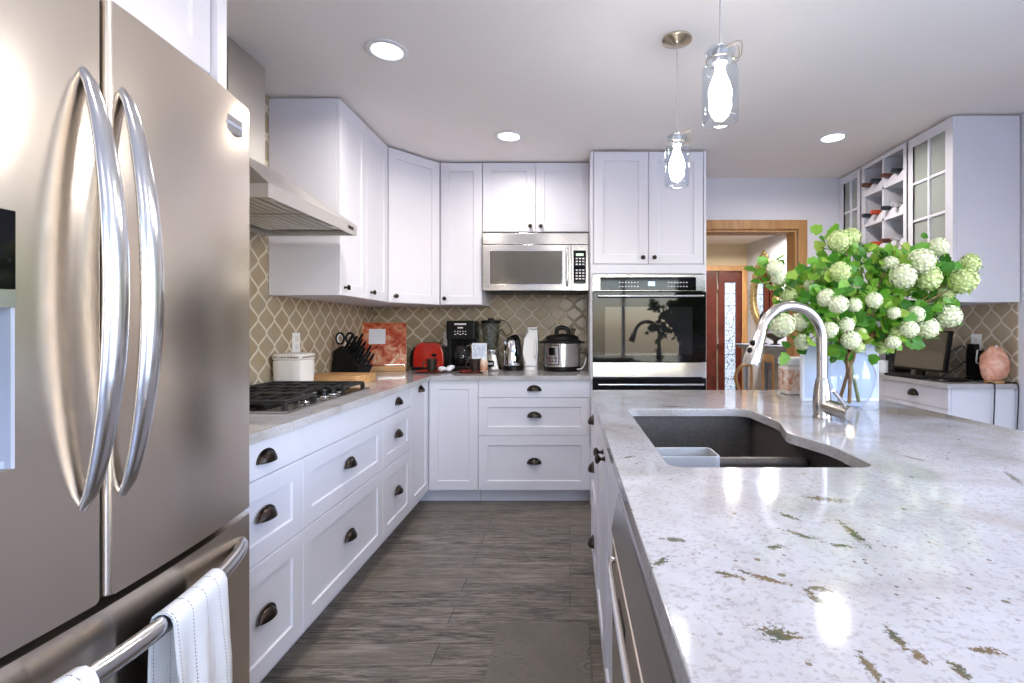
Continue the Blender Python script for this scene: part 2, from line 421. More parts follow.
cloth()
def cloudmat(name, stops, scale, rough=.6, v=None, det=5, **k):
    t = NT(name); t.set(color=t.ramp(t.noise(scale, det, .6, dist=1.2), stops), rough=rough, **k); return t
cloudmat('salt', [(.3, (.55, .20, .11)), (.5, (.72, .36, .25)), (.7, (.85, .58, .47))], 14, .5, sss=.1).bump(MATS['salt'].node_tree.nodes['Noise Texture'].outputs[0], .6, .01)
cloudmat('food_photo', [(.30, (.06, .012, .008)), (.44, (.45, .05, .02)), (.56, (.60, .20, .09)), (.70, (.70, .58, .45))], 13, .3)
cloudmat('jar_label', [(.35, (.45, .18, .09)), (.5, (.65, .42, .30)), (.65, (.80, .78, .76))], 22, .5)
cloudmat('card_print', [(.4, (.75, .78, .85)), (.55, (.35, .45, .62)), (.7, (.80, .82, .86))], 60, .5)
def leafmat():
    t = NT('leaf'); r = t.geo.outputs['Random Per Island']
    c = t.ramp(r, [(0, (.035, .17, .014)), (.35, (.09, .31, .022)), (.7, (.21, .46, .04)), (1, (.42, .56, .09))])
    tr = t.n.new('ShaderNodeBsdfTranslucent'); t.l.new(c, tr.inputs[0])
    t.set(color=c, rough=.45)
    mx = t.n.new('ShaderNodeMixShader'); mx.inputs[0].default_value = .35
    t.l.new(t.b.outputs[0], mx.inputs[1]); t.l.new(tr.outputs[0], mx.inputs[2]); t.l.new(mx.outputs[0], t.out.inputs[0])
leafmat()
def petalmat(name, a, b):
    t = NT(name); r = t.geo.outputs['Random Per Island']; t.set(color=t.ramp(r, [(0, a), (1, b)]), rough=.6, sss=.0)
petalmat('petal_white', (.64, .71, .40), (.86, .87, .66))
petalmat('petal_lime', (.42, .54, .16), (.70, .78, .40))
M_ = MATS

# ---------------------------------------------------------------- the room
WX, WB, WR, ZT = -1.61, 4.0, 2.59, 2.44
struct(MB().box(WX-.12, 3.4, -2.6, 7.2, -.06, 0).build('floor', M_['floor_planks'], smooth=False))
struct(MB().box(WX-.12, 3.4, -2.6, 7.2, ZT, ZT+.06).build('ceiling', M_['ceiling_paint'], smooth=False))
struct(MB().box(WX-.12, WX, -2.6, WB+.15, 0, ZT).build('wall_left', M_['wall_paint'], smooth=False))
DX0, DX1, DZ = 1.0, 1.855, 2.02
b = MB(); b.box(WX, DX0, WB, WB+.15, 0, ZT); b.box(DX1, WR+.12, WB, WB+.15, 0, ZT); b.box(DX0, DX1, WB, WB+.15, DZ, ZT)
struct(b.build('wall_back', M_['wall_paint'], smooth=False))
b = MB(); y0, y1, z0, z1 = -.9, 1.4, .35, 2.25
b.box(WR, WR+.12, -2.6, y0, 0, ZT); b.box(WR, WR+.12, y1, WB, 0, ZT); b.box(WR, WR+.12, y0, y1, 0, z0); b.box(WR, WR+.12, y0, y1, z1, ZT)
struct(b.build('wall_right', M_['wall_paint'], smooth=False))
b = MB(); xa, xb, za, zb = -.1, 2.1, .25, 2.2
b.box(WX, xa, -2.6, -2.48, 0, ZT); b.box(xb, WR, -2.6, -2.48, 0, ZT); b.box(xa, xb, -2.6, -2.48, 0, za); b.box(xa, xb, -2.6, -2.48, zb, ZT)
struct(b.build('wall_rear', M_['wall_paint'], smooth=False))
def window(n, axis, a0, a1, zz0, zz1, at):
    def bx(B, a, b_, z, zz, t0, t1):
        if axis == 'x': B.box(at+t0, at+t1, a, b_, z, zz)
        else: B.box(a, b_, at+t0, at+t1, z, zz)
    B = MB(); f = .06
    bx(B, a0, a1, zz0, zz0+f, 0, .08); bx(B, a0, a1, zz1-f, zz1, 0, .08); bx(B, a0, a0+f, zz0+f, zz1-f, 0, .08); bx(B, a1-f, a1, zz0+f, zz1-f, 0, .08)
    m = (a0+a1)/2; bx(B, m-.03, m+.03, zz0+f, zz1-f, 0, .08)
    fr = struct(B.build('window_%d' % n, M_['white_plastic'], smooth=False))
    g = MB(); bx(g, a0+f, m-.03, zz0+f, zz1-f, .035, .041); bx(g, m+.03, a1-f, zz0+f, zz1-f, .035, .041)
    g.build('window_pane', M_['window_glass'], fr, smooth=False)
window(1, 'y', xa, xb, za, zb, -2.58); window(2, 'x', y0, y1, z0, z1, WR+.03)
struct(MB().box(-14, 16, -16, -2.61, -.12, -.08).box(WR+.9, 16, -2.61, 20, -.12, -.08).build('ground', M_['pale_bounce_ground'], smooth=False))
# tiled backsplashes
struct(MB().box(WX, WX+.008, 1.34, WB, ZC, ZT-.001).build('trim_1', M_['tile_y'], smooth=False))
struct(MB().box(WX+.008, .144, WB-.008, WB, ZC, 1.93).build('trim_2', M_['tile_x'], smooth=False))
struct(MB().box(WR-.008, WR, 2.83, WB, ZC, 1.37).build('trim_3', M_['tile_y'], smooth=False))
# oak doorway casing and jamb
b = MB(); c = .075
b.box(DX1, DX1+c, WB-.02, WB, 0, DZ+c, .004); b.box(DX0-c, DX0, WB-.02, WB, 0, DZ+c, .004); b.box(DX0, DX1, WB-.02, WB, DZ, DZ+c, .004)
b.box(DX1-.02, DX1, WB, WB+.15, 0, DZ-.02); b.box(DX0, DX0+.02, WB, WB+.15, 0, DZ-.02); b.box(DX0, DX1, WB, WB+.15, DZ-.02, DZ)
struct(b.build('trim_4', M_['casing_oak']))
struct(MB().box(DX1+c, 2.2, WB-.015, WB, 0, .11, .003).build('baseboard_back', M_['white']))
# hall beyond the doorway
HB = 7.06
struct(MB().box(.7, 2.62, HB, HB+.12, 0, ZT).build('wall_hall_back', M_['hall_paint'], smooth=False))
struct(MB().prism([(2.55, HB), (3.22, WB+.15), (3.34, WB+.15), (2.67, HB)], 0, ZT).build('wall_hall_right', M_['hall_side_paint'], smooth=False))
struct(MB().box(.58, .7, WB+.15, HB, 0, ZT).build('wall_hall_left', M_['hall_paint'], smooth=False))
struct(MB().box(2.71, 3.4, WB, WB+.15, 0, ZT).build('wall_hall_front', M_['hall_side_paint'], smooth=False))
d = struct(MB().box(1.2, 2.10, HB-.05, HB-.002, .01, 2.04, .004).build('door_1', M_['dark_red_wood']))
for z in (.35, 1.05, 1.82): MB().cyl((2.11, HB-.06, z-.05), (2.11, HB-.06, z+.05), .008).build('door_hinge', M_['cap_silver'], d)
MB().ball((1.27, HB-.1, 1.0), .03).cyl((1.27, HB-.05, 1.0), (1.27, HB-.1, 1.0), .012).build('door_handle', M_['nickel'], d)
b = MB(); b.box(2.125, 2.215, HB-.05, HB-.002, .01, 2.04, .004); b.box(2.375, 2.455, HB-.05, HB-.002, .01, 2.04, .004)
b.box(2.215, 2.375, HB-.05, HB-.002, 1.88, 2.04); b.box(2.215, 2.375, HB-.05, HB-.002, .01, .22)
wd = struct(b.build('window_3', M_['dark_red_wood']))
MB().box(2.215, 2.375, HB-.03, HB-.02, .22, 1.88).build('window_pane', M_['glowing_leaded_glass'], wd, smooth=False)
b = MB(); b.box(2.213, 2.219, HB-.04, HB-.03, .22, 1.88); b.box(2.371, 2.377, HB-.04, HB-.03, .22, 1.88)
for z in (.5, .85, 1.2, 1.55, 1.72): b.box(2.219, 2.371, HB-.036, HB-.03, z-.003, z+.003)
b.tube([(2.295+.05*math.cos(q), HB-.034, 1.36+.12*math.sin(q)) for q in [2*PI*i/20 for i in range(21)]], .003, 6)
b.tube([(2.295+.035*math.cos(q), HB-.034, .98+.09*math.sin(q)) for q in [2*PI*i/20 for i in range(21)]], .003, 6)
b.build('window_lead', M_['dark_iron'], wd)
b = MB(); b.box(2.455, 2.53, HB-.07, HB-.002, 0, 2.12, .004); b.box(1.12, 2.455, HB-.07, HB-.002, 2.045, 2.12, .004); b.box(1.12, 1.195, HB-.07, HB-.002, 0, 2.045, .004)
struct(b.build('trim_5', M_['casing_oak']))

# ---------------------------------------------------------------- lights in the ceiling
def downlight(x, y, label, power, r=.068):
    t_ = thing('recessed_light', label, 'ceiling light', (x, y, ZT), 'recessed ceiling lights')
    MB().lathe([(r+.022, -.001), (r+.022, -.006), (r+.012, -.010), (r, -.008), (r-.004, -.002), (r-.004, -.001)], (x, y, ZT), 32).build('trim_ring', M_['white_plastic'], t_)
    MB().lathe([(0, -.005), (r-.005, -.004), (r-.004, -.001), (0, -.001)], (x, y, ZT), 32).build('lens', M_['downlight_glow'], t_)
    lamp('recessed_light_beam', 'AREA', (x, y, ZT-.02), power, WARM, .12, parent=t_, spread=2.9)
downlight(-.81, 2.17, 'round recessed ceiling light, the large one beside the range hood chimney', 12)
downlight(-.39, 3.13, 'round recessed ceiling light in front of the cabinets over the microwave', 7)
downlight(1.69, 3.15, 'round recessed ceiling light in front of the glass-door wine cabinet', 10)
downlight(1.97, 5.95, 'small recessed light in the hall ceiling above the entry door', 32, .06)
downlight(2.42, 5.95, 'small recessed light in the hall ceiling nearest the gold mirror', 32, .06)
for x, y, l in ((-.2, .6, 'added unseen recessed ceiling light above the aisle between refrigerator and island'), (1.6, .6, 'added unseen recessed ceiling light above the near end of the island'), (.6, -1.2, 'added unseen recessed ceiling light behind the camera near the rear window')):
    downlight(x, y, l, 10)  # these three are added out of view to light the room

# ---------------------------------------------------------------- cabinets
def frame(facing, X, Y):
    """local (u = along the front, d = backwards into the cabinet, z)"""
    if facing == 'E': return Matrix(((0, -1, 0, X), (1, 0, 0, Y), (0, 0, 1, 0), (0, 0, 0, 1)))
    if facing == 'S': return Matrix(((1, 0, 0, X), (0, 1, 0, Y), (0, 0, 1, 0), (0, 0, 0, 1)))
    if facing == 'W': return Matrix(((0, 1, 0, X), (1, 0, 0, Y), (0, 0, 1, 0), (0, 0, 0, 1)))
TH = .02
def shaker(u0, u1, z0, z1, style, ins=.062):
    B = MB(); g = .0015; u0 += g; u1 -= g; z0 += g; z1 -= g
    if style == 'slab': return B.box(u0, u1, 0, TH, z0, z1, .002)
    if style == 'glass': return None
    L = [(u0, z0, u1, z1)]
    def rect(i, d): return [(u0+i, d, z0+i), (u1-i, d, z0+i), (u1-i, d, z1-i), (u0+i, d, z1-i)]
    loops = [rect(0, TH), rect(0, .002), rect(.002, 0), rect(ins, 0), rect(ins+.004, .007), rect(ins+.022, .0085)]
    vs_ = [p for l in loops for p in l]; fs = [(0, 1, 2, 3)]
    for k in range(len(loops)-1):
        for i in range(4): fs.append((k*4+i, k*4+(i+1) % 4, (k+1)*4+(i+1) % 4, (k+1)*4+i))
    n = (len(loops)-1)*4; fs.append((n, n+1, n+2, n+3))
    B._add(vs_, fs); return B
def cup(u, z):
    B = MB(); a, nn, hh = .044, .026, .034; zc = z-.014
    def q(th, ph, k): return (u+a*k*math.cos(th), -nn*k*math.sin(th)*math.cos(ph)-.001, zc+hh*k*math.sin(th)*math.sin(ph))
    N, K = 16, 8; vs_ = []; fs = []
    for k in (1, .86):
        for j in range(K+1):
            for i in range(N+1): vs_.append(q(PI*i/N, PI/2*j/K, k))
    S = (N+1)*(K+1)
    for o_ in (0, S):
        for j in range(K):
            for i in range(N): fs.append((o_+j*(N+1)+i, o_+j*(N+1)+i+1, o_+(j+1)*(N+1)+i+1, o_+(j+1)*(N+1)+i))
    for i in range(N): fs.append((i, i+1, S+i+1, S+i))
    B._add(vs_, fs)
    B.tube([(u+(a+.004)*math.cos(PI*i/12), -.002, zc+(hh+.004)*math.sin(PI*i/12)) for i in range(13)], .0035, 6)
    return B
def knob(u, z):
    B = MB(); B.lathe([(.006, 0), (.009, -.002), (.0055, -.006), (.005, -.014), (.012, -.019), (.0155, -.024), (.014, -.029), (.008, -.032), (0, -.033)], (u, 0, z), 16, 'y'); return B
def cabinet(name, label, cat, facing, X, Y, width, depth, z0, z1, fronts, toe=0, group=None, body=None, M=None, root=None):
    M = M or frame(facing, X, Y)
    loc = M @ Vector((width/2, depth/2, 0 if toe else z0))
    t_ = thing(name, label, cat, loc, group)
    if body: body(t_)
    else:
        MB().box(.0005, width-.0005, TH+.001, depth, z0, z1, .001).build('body', M_['white'], t_, M)
    if toe: MB().box(0.001, width-.001, .085, .10, 0, z0-.001).build('toe_kick', M_['white'], t_, M)
    for f in fronts:
        kind, u0, u1, a, b_, style, hs = f
        fr = shaker(u0, u1, a, b_, style).build(kind, M_['white'], t_, M)
        for h in hs:
            if h[0] == 'cup': cup(h[1], h[2]).build('drawer_pull' if kind == 'drawer' else 'door_pull', M_['bronze'], fr, M)
            else: knob(h[1], h[2]).build('knob', M_['bronze'], fr, M)
    return t_
def drawers(wd, split=(.10, .473, .735, .857), blank=False):
    out = []
    for i in range(3):
        a, b_ = split[i], split[i+1]
        hs = [] if (blank and i == 2) else [('cup', wd/2, (a+b_)/2+(.01 if i < 2 else 0))]
        out.append(('false_front' if (blank and i == 2) else 'drawer', 0, wd, a, b_, 'slab' if i == 2 else 'shaker', hs))
    return out
FX = -.97; DEP = FX-WX-.01
BG = 'white base cabinets under the wall counters'
cabinet('base_cabinet', 'white three-drawer base cabinet beside the refrigerator', 'cabinet', 'E', FX, 1.345, .435, DEP, .10, .857, drawers(.435), 1, BG)
cabinet('base_cabinet', 'wide white base cabinet with two deep drawers under the gas cooktop', 'cabinet', 'E', FX, 1.78, .76, DEP, .10, .857, drawers(.76, blank=True), 1, BG)
cabinet('base_cabinet', 'narrow white three-drawer base cabinet between the cooktop drawers and the corner', 'cabinet', 'E', FX, 2.54, .45, DEP, .10, .857, drawers(.45), 1, BG)
FY = 3.36
def corner_body(t_):
    MB().prism([(WX+.01, 2.992), (FX-TH-.001, 2.992), (FX-TH-.001, FY+TH+.001), (-.632, FY+TH+.001), (-.632, WB-.01), (WX+.01, WB-.01)], .10, .857).build('body', M_['white'], t_, smooth=False)
    MB().prism([(FX-.10, 2.992), (FX-.085, 2.992), (FX-.085, FY+.085), (-.632, FY+.085), (-.632, FY+.10), (FX-.10, FY+.10)], 0, .099).build('toe_kick', M_['white'], t_, smooth=False)
ct = cabinet('corner_cabinet', 'white L-shaped corner base cabinet with two tall doors', 'cabinet', 'E', FX, 2.99, .368, DEP, .10, .857,
             [('door', 0, .368, .10, .857, 'shaker', [('cup', .19, .815)])], 0, BG, corner_body)
shaker(0, .338, .10, .857, 'shaker').build('door', M_['white'], ct, frame('S', FX+.002, FY))
cabinet('base_cabinet', 'white three-drawer base cabinet below the kettle and pressure cooker', 'cabinet', 'S', -.63, FY, .77, WB-FY-.01, .10, .857, drawers(.77), 1, BG)
# tall oven cabinet
def oven_body(t_):
    b = MB(); x0, x1, y0, y1 = .1405, .935, FY+TH+.001, WB-.01
    b.box(x0, x0+.018, FY+.0, y1, .0, 2.427, .001); b.box(x1-.018, x1, FY+.0, y1, .0, 2.427, .001)
    b.box(x0+.018, x1-.018, y1-.012, y1, .1, 2.427); b.box(x0+.018, x1-.018, y0, y1-.012, 1.59, 2.427)
    b.box(x0+.018, x1-.018, FY, y0, 1.587, 1.650, .001); b.box(x0+.018, x1-.018, y0, y1-.012, .10, .40)
    b.build('body', M_['white'], t_)
cabinet('oven_cabinet', 'tall white cabinet housing the double wall oven', 'cabinet', 'S', .144, FY, .787, WB-FY-.01, .10, 2.427,
        [('door', .017, .3935, 1.652, 2.425, 'shaker', [('knob', .355, 1.695)]), ('door', .3935, .770, 1.652, 2.425, 'shaker', [('knob', .432, 1.695)]),
         ('drawer', .017, .770, .10, .40, 'shaker', [('cup', .3935, .26)])], 1, None, oven_body)
# uppers
UG = 'white wall cabinets'
UX, UZ, UY = -1.22, 1.385, 3.60
t_ = cabinet('wall_cabinet', 'white two-door wall cabinet right beside the range hood', 'cabinet', 'E', UX, 2.60, .683, UX-WX-.01, UZ, 2.43,
        [('door', 0, .3415, UZ, 2.43, 'shaker', [('knob', .05, 1.43)]), ('door', .3415, .683, UZ, 2.43, 'shaker', [('knob', .40, 1.43)])], 0, UG)
p0, p1 = Vector((UX, 3.285, 0)), Vector((-.955, UY, 0)); du = (p1-p0); wd = du.length; du.normalize(); nn_ = Vector((du.y, -du.x, 0))
Md = Matrix(((du.x, -nn_.x, 0, p0.x), (du.y, -nn_.y, 0, p0.y), (0, 0, 1, 0), (0, 0, 0, 1)))
def diag_body(t_):
    q0 = p0-nn_*(TH+.001); q1 = p1-nn_*(TH+.001)
    MB().prism([(WX+.01, 3.2855), (q0.x, 3.2855), (q0.x, q0.y), (q1.x, q1.y), (-.9555, q1.y), (-.9555, WB-.01), (WX+.01, WB-.01)], UZ, 2.43).build('body', M_['white'], t_, smooth=False)
cabinet('wall_cabinet', 'white single-door wall cabinet set diagonally across the corner', 'cabinet', '', 0, 0, wd, .3, UZ, 2.43,
        [('door', .003, wd-.003, UZ, 2.43, 'shaker', [('knob', .05, 1.43)])], 0, UG, diag_body, Md)
cabinet('wall_cabinet', 'narrow white single-door wall cabinet just left of the microwave', 'cabinet', 'S', -.952, UY, .307, WB-UY-.01, UZ, 2.43,
        [('door', 0, .307, UZ, 2.43, 'shaker', [('knob', .035, 1.43)])], 0, UG)
cabinet('wall_cabinet', 'short white two-door wall cabinet directly above the microwave', 'cabinet', 'S', -.643, UY, .782, WB-UY-.01, 1.92, 2.43,
        [('door', 0, .391, 1.92, 2.43, 'shaker', [('knob', .352, 1.96)]), ('door', .391, .782, 1.92, 2.43, 'shaker', [('knob', .43, 1.96)])], 0, UG)
# cabinet above the refrigerator + panel
tc = cabinet('wall_cabinet', 'white cabinet above the refrigerator with a tall side panel beside it', 'cabinet', 'E', -.95, .385, .912, -.95-WX-.01, 1.875, 2.43,
        [('door', 0, .456, 1.875, 2.43, 'shaker', [('knob', .41, 1.92)]), ('door', .456, .912, 1.875, 2.43, 'shaker', [('knob', .50, 1.92)])], 0, UG)
MB().box(WX+.01, -.935, 1.30, 1.335, 0, 2.43, .001).build('side_panel', M_['white'], tc)
# crown filler between cabinets and ceiling
# right side wall cabinet: glass door, wine rack, glass door
RX = 2.196; RD = WR-RX-.01; RZ0, RZ1 = 1.36, 2.43; YA, Yb, Yc, YD = 2.81, 3.20, 3.69, 3.995
Mw = frame('W', RX, YA)
t_ = thing('glass_door_cabinet', 'white wall cabinet with glass doors and a bottle rack, on the right wall', 'cabinet', (RX+.2, 3.4, RZ0))
W_ = YD-YA; u1, u2 = Yb-YA, Yc-YA
b = MB(); th = .018
b.box(0, th, TH, RD, RZ0, RZ1, .001); b.box(W_-th, W_, TH, RD, RZ0, RZ1)
b.box(th, W_-th, RD-.01, RD, RZ0, RZ1); b.box(th, W_-th, TH, RD-.01, RZ0, RZ0+th); b.box(th, W_-th, TH, RD-.01, RZ1-th, RZ1)
for u in (u1, u2): b.box(u-th, u+th, TH, RD-.01, RZ0+th, RZ1-th)
b.build('body', M_['white'], t_, Mw, smooth=False)
b = MB(); b.box(th+.001, W_-th-.001, RD-.012, RD-.0105, RZ0+th, RZ1-th); b.build('back_panel', M_['cab_inside'], t_, Mw, smooth=False)
for (a, c_, nm) in ((0, u1, 0), (u2, W_, 1)):
    g = .0015; s_ = .058; a += g; c_ -= g; z0, z1 = RZ0+g, RZ1-g
    b = MB(); b.box(a, a+s_, 0, TH, z0, z1, .002); b.box(c_-s_, c_, 0, TH, z0, z1, .002); b.box(a+s_, c_-s_, 0, TH, z0, z0+s_, .002); b.box(a+s_, c_-s_, 0, TH, z1-s_, z1, .002)
    m = (a+c_)/2; b.box(m-.008, m+.008, .002, TH-.002, z0+s_, z1-s_)
    for k in range(1, 4):
        z = z0+s_+(z1-z0-2*s_)*k/4; b.box(a+s_, c_-s_, .003, TH-.003, z-.008, z+.008)
    dr = b.build('door', M_['white'], t_, Mw)
    MB().box(a+s_, c_-s_, .012, .015, z0+s_, z1-s_).build('glass_pane', M_['hazy_glass'], dr, Mw, smooth=False)
    for z in (1.66, 1.95, 2.2): MB().box(a+.02, c_-.02, .04, RD-.03, z, z+.008).build('glass_shelf', M_['green_glass'], t_, Mw, smooth=False)
ROWZ = [2.20, 1.975, 1.75, 1.525]
b = MB(); um = (u1+u2)/2
b.box(um-.009, um+.009, .004, RD-.013, RZ0+th, RZ1-th); b.box(u1-th, u1+.03, 0, TH, RZ0, RZ1, .001); b.box(u2-.03, u2+th, 0, TH, RZ0, RZ1, .001)
b.box(u1+.03, u2-.03, 0, TH, RZ1-.03, RZ1); b.box(u1+.03, u2-.03, 0, TH, RZ0, RZ0+.03)
for z in ROWZ: b.box(u1+th, u2-th, .004, RD-.013, z-.009, z+.009)
# scalloped bottle cradles
cells = [(u1+.03, um-.009), (um+.009, u2-.03)]
for z in ROWZ:
    for (a, c_) in cells:
        pts = [(a, z+.009)]; n = 24
        for i in range(n+1):
            q = i/n; hgt = .03+.022*abs(math.cos(2*PI*q)); pts.append((a+(c_-a)*q, z+.009+hgt))
        pts.append((c_, z+.009)); b.prism(pts[::-1], .006, .022, 'y')
b.build('bottle_rack', M_['white'], t_, Mw, smooth=False)
caps = {(0, 0): ('cap_black', 'black-capped'), (0, 1): ('cap_brown', 'brown-capped'), (0, 2): ('cap_black', 'black-capped'), (0, 3): ('cap_brown', 'brown-capped'),
        (1, 0): ('cap_silver', 'silver-capped'), (1, 1): ('cap_black', 'black-capped'), (1, 2): ('cap_red', 'red-capped'), (1, 3): ('cap_black', 'dark-capped'),
        (2, 0): ('cap_silver', 'silver-capped'), (2, 1): ('cap_brown', 'brown-capped'), (2, 2): ('cap_red', 'reddish-capped'), (2, 3): ('cap_brown', 'brown-capped')}
ordn = ['first', 'second', 'third', 'fourth']
for (r, k), (cm, cn) in caps.items():
    cell = cells[0] if k < 2 else cells[1]; q = .25 if k % 2 == 0 else .75
    u = cell[0]+(cell[1]-cell[0])*q; z = ROWZ[r]+.009+.030+.028
    o = Mw @ Vector((u, .12, z-.036))
    t2 = thing('wine_bottle', '%s wine bottle in the %s rack row, %s from the near glass door' % (cn, ['top', 'second', 'third'][r], ordn[k]), 'bottle', o, 'wine bottles in the rack')
    MB().lathe([(.010, -.06), (.0135, -.058), (.0135, .02), (.017, .04), (.034, .085), (.036, .11), (.036, .27), (.03, .275), (0, .27)], (u, .024, z), 16, 'y').build('bottle_body', M_['bottle_glass'], t2, Mw)
    MB().lathe([(0, -.0665), (.0145, -.065), (.0160, -.05), (.0165, -.002), (.0150, -.001)], (u, .024, z), 16, 'y').build('bottle_cap', M_[cm], t2, Mw)
# right desk-height base cabinets
RB = 2.20
cabinet('base_cabinet', 'white drawer cabinet under the right wall counter, its plain end toward the island', 'cabinet', 'W', RB, 2.85, .575, WR-RB-.001, .10, .857,
        [('drawer', 0, .575, .735, .857, 'slab', [('cup', .29, .80)]), ('drawer', 0, .575, .40, .735, 'shaker', [('cup', .29, .57)]), ('drawer', 0, .575, .10, .40, 'shaker', [('cup', .29, .25)])], 1, BG)
cabinet('base_cabinet', 'white drawer cabinet under the right wall counter, next to the doorway wall', 'cabinet', 'W', RB, 3.426, .568, WR-RB-.001, .10, .857,
        [('drawer', 0, .568, .735, .857, 'slab', [('cup', .28, .80)]), ('door', 0, .284, .10, .735, 'shaker', [('knob', .25, .68)]), ('door', .284, .568, .10, .735, 'shaker', [('knob', .32, .68)])], 1, BG)
# ---------------------------------------------------------------- counters
CF = FX+.022
tag(MB().prism([(WX+.009, 1.337), (CF, 1.337), (CF, FY-.022), (.139, FY-.022), (.139, WB-.009), (WX+.009, WB-.009)], .858, ZC, 'z', .003).build('countertop', M_['granite']), 'L-shaped granite countertop along the left and back walls', 'countertop')
tag(MB().box(RB-.022, WR-.009, 2.83, WB-.001, .858, ZC, .003).build('countertop', M_['granite']), 'narrow granite countertop along the right wall below the glass-door cabinet', 'countertop')
# island slab with a sink opening
def slab(outer, inner, z0, z1, bev=.004):
    bm = bmesh.new(); loops = []
    for poly in (outer, inner):
        vs_ = [bm.verts.new((x, y, z1)) for x, y in poly]
        loops += [bm.edges.new((vs_[i], vs_[(i+1) % len(vs_)])) for i in range(len(vs_))]
    bmesh.ops.triangle_fill(bm, use_beauty=True, use_dissolve=False, edges=loops)
    top = list(bm.faces)
    r = bmesh.ops.extrude_face_region(bm, geom=top)
    for v in [g for g in r['geom'] if isinstance(g, bmesh.types.BMVert)]: v.co.z = z0
    bmesh.ops.recalc_face_normals(bm, faces=bm.faces)
    es = [e for e in bm.edges if len(e.link_faces) == 2 and all(abs(v.co.z-z1) < 1e-6 for v in e.verts) and e.calc_face_angle(0) > 1]
    bmesh.ops.bevel(bm, geom=es, offset=bev, segments=2, affect='EDGES', profile=.5)
    B = MB(); B.bm.free(); B.bm = bm; return B
def rounded(pts, rs, n=6):
    out = []
    L = len(pts)
    for i in range(L):
        a, b_, c_ = Vector(pts[i-1]), Vector(pts[i]), Vector(pts[(i+1) % L])
        r = rs[i] if isinstance(rs, (list, tuple)) else rs
        p = b_+(a-b_).normalized()*r; q = b_+(c_-b_).normalized()*r
        if r == 0: out.append(tuple(b_)); continue
        for k in range(n+1):
            s = k/n; out.append(tuple(p*(1-s)**2+b_*2*s*(1-s)+q*s*s))
    return out
IX0, IX1, IY0, IY1 = .106, 1.40, .15, 2.55
SX0, SX1, SY0, SY1, SYM = .228, .70, 1.116, 1.945, 1.49
cut = rounded([(SX0, SY0), (SX1, SY0), (SX1+.008, SYM-.17), (SX1-.042, SYM), (SX1+.012, SYM+.18), (SX1, SY1), (SX0, SY1)], [.045, .045, .05, .03, .05, .06, .045])
tag(slab(rounded([(IX0, IY0), (IX1, IY0), (IX1, IY1), (IX0, IY1)], .012), cut, .858, ZC).build('island_countertop', M_['granite']), 'large polished granite slab with dark mineral flecks topping the island', 'countertop')
# sink
t_ = thing('kitchen_sink', 'dark composite double-bowl undermount sink in the island', 'sink', (.46, 1.53, .65))
def bowl(y0, y1, nm):
    x0, x1 = SX0-.012, SX1+.010; zt, zb = .857, .655
    o_ = rounded([(x0, y0), (x1, y0), (x1, y1), (x0, y1)], .05); n = len(o_); cx, cyy = (x0+x1)/2, (y0+y1)/2
    def off(k, z): return [(cx+(x-cx)*k, cyy+(y-cyy)*k, z) for x, y in o_]
    loops = [off(1.06, zt), off(1.0, zt), off(.97, zb+.03), off(.93, zb), off(.15, zb-.004), off(.15, zb-.02), off(1.0, zb-.02), off(1.06, zt-.02)]
    B = MB(); vs_ = [p for l in loops for p in l]; fs = []
    L = len(loops)
    for k in range(L):
        k2 = (k+1) % L
        for i in range(n): fs.append((k*n+i, k*n+(i+1) % n, k2*n+(i+1) % n, k2*n+i))
    B._add(vs_, fs); return B
def basin():
    """both bowls: outer rim, walls, low divider"""
    B = MB(); x0, x1 = SX0-.012, SX1+.022; y0, y1 = SY0-.012, SY1+.012
    zt, zb = .8565, .655; w_ = .012
    B.box(x0-w_, x0, y0-w_, y1+w_, zb-w_, zt, .002); B.box(x1, x1+w_, y0-w_, y1+w_, zb-w_, zt, .002)
    B.box(x0, x1, y0-w_, y0, zb-w_, zt); B.box(x0, x1, y1, y1+w_, zb-w_, zt)
    B.box(x0, x1, y0, y1, zb-w_, zb)
    return B
basin().build('basin', M_['composite'], t_)
MB().box(SX0-.011, SX1+.021, SYM-.022, SYM+.022, .6555, .812, .015, 4).build('bowl_divider', M_['composite'], t_)
# slanted corner fillets of the bowls
for y in ((SY0+SYM)/2, (SY1+SYM)/2+.02): MB().lathe([(0, .006), (.018, .004), (.036, .004), (.043, .0015), (.043, .001), (0, .001)], (.47, y, .655), 24).build('drain', M_['steel'], t_)
def rect(x0, x1, y0, y1, r): return rounded([(x0, y0), (x1, y0), (x1, y1), (x0, y1)], r)
t_ = thing('sink_caddy', 'light grey plastic caddy standing in the near bowl of the sink', 'caddy', (.325, 1.41, .656))
slab(rect(.228, .418, 1.352, 1.464, .02), rect(.234, .412, 1.358, 1.458, .016), .658, .850, .002).build('caddy_wall', M_['tray_grey'], t_)
MB().prism(rect(.230, .416, 1.354, 1.462, .018), .6555, .664).build('caddy_floor', M_['tray_grey'], t_)
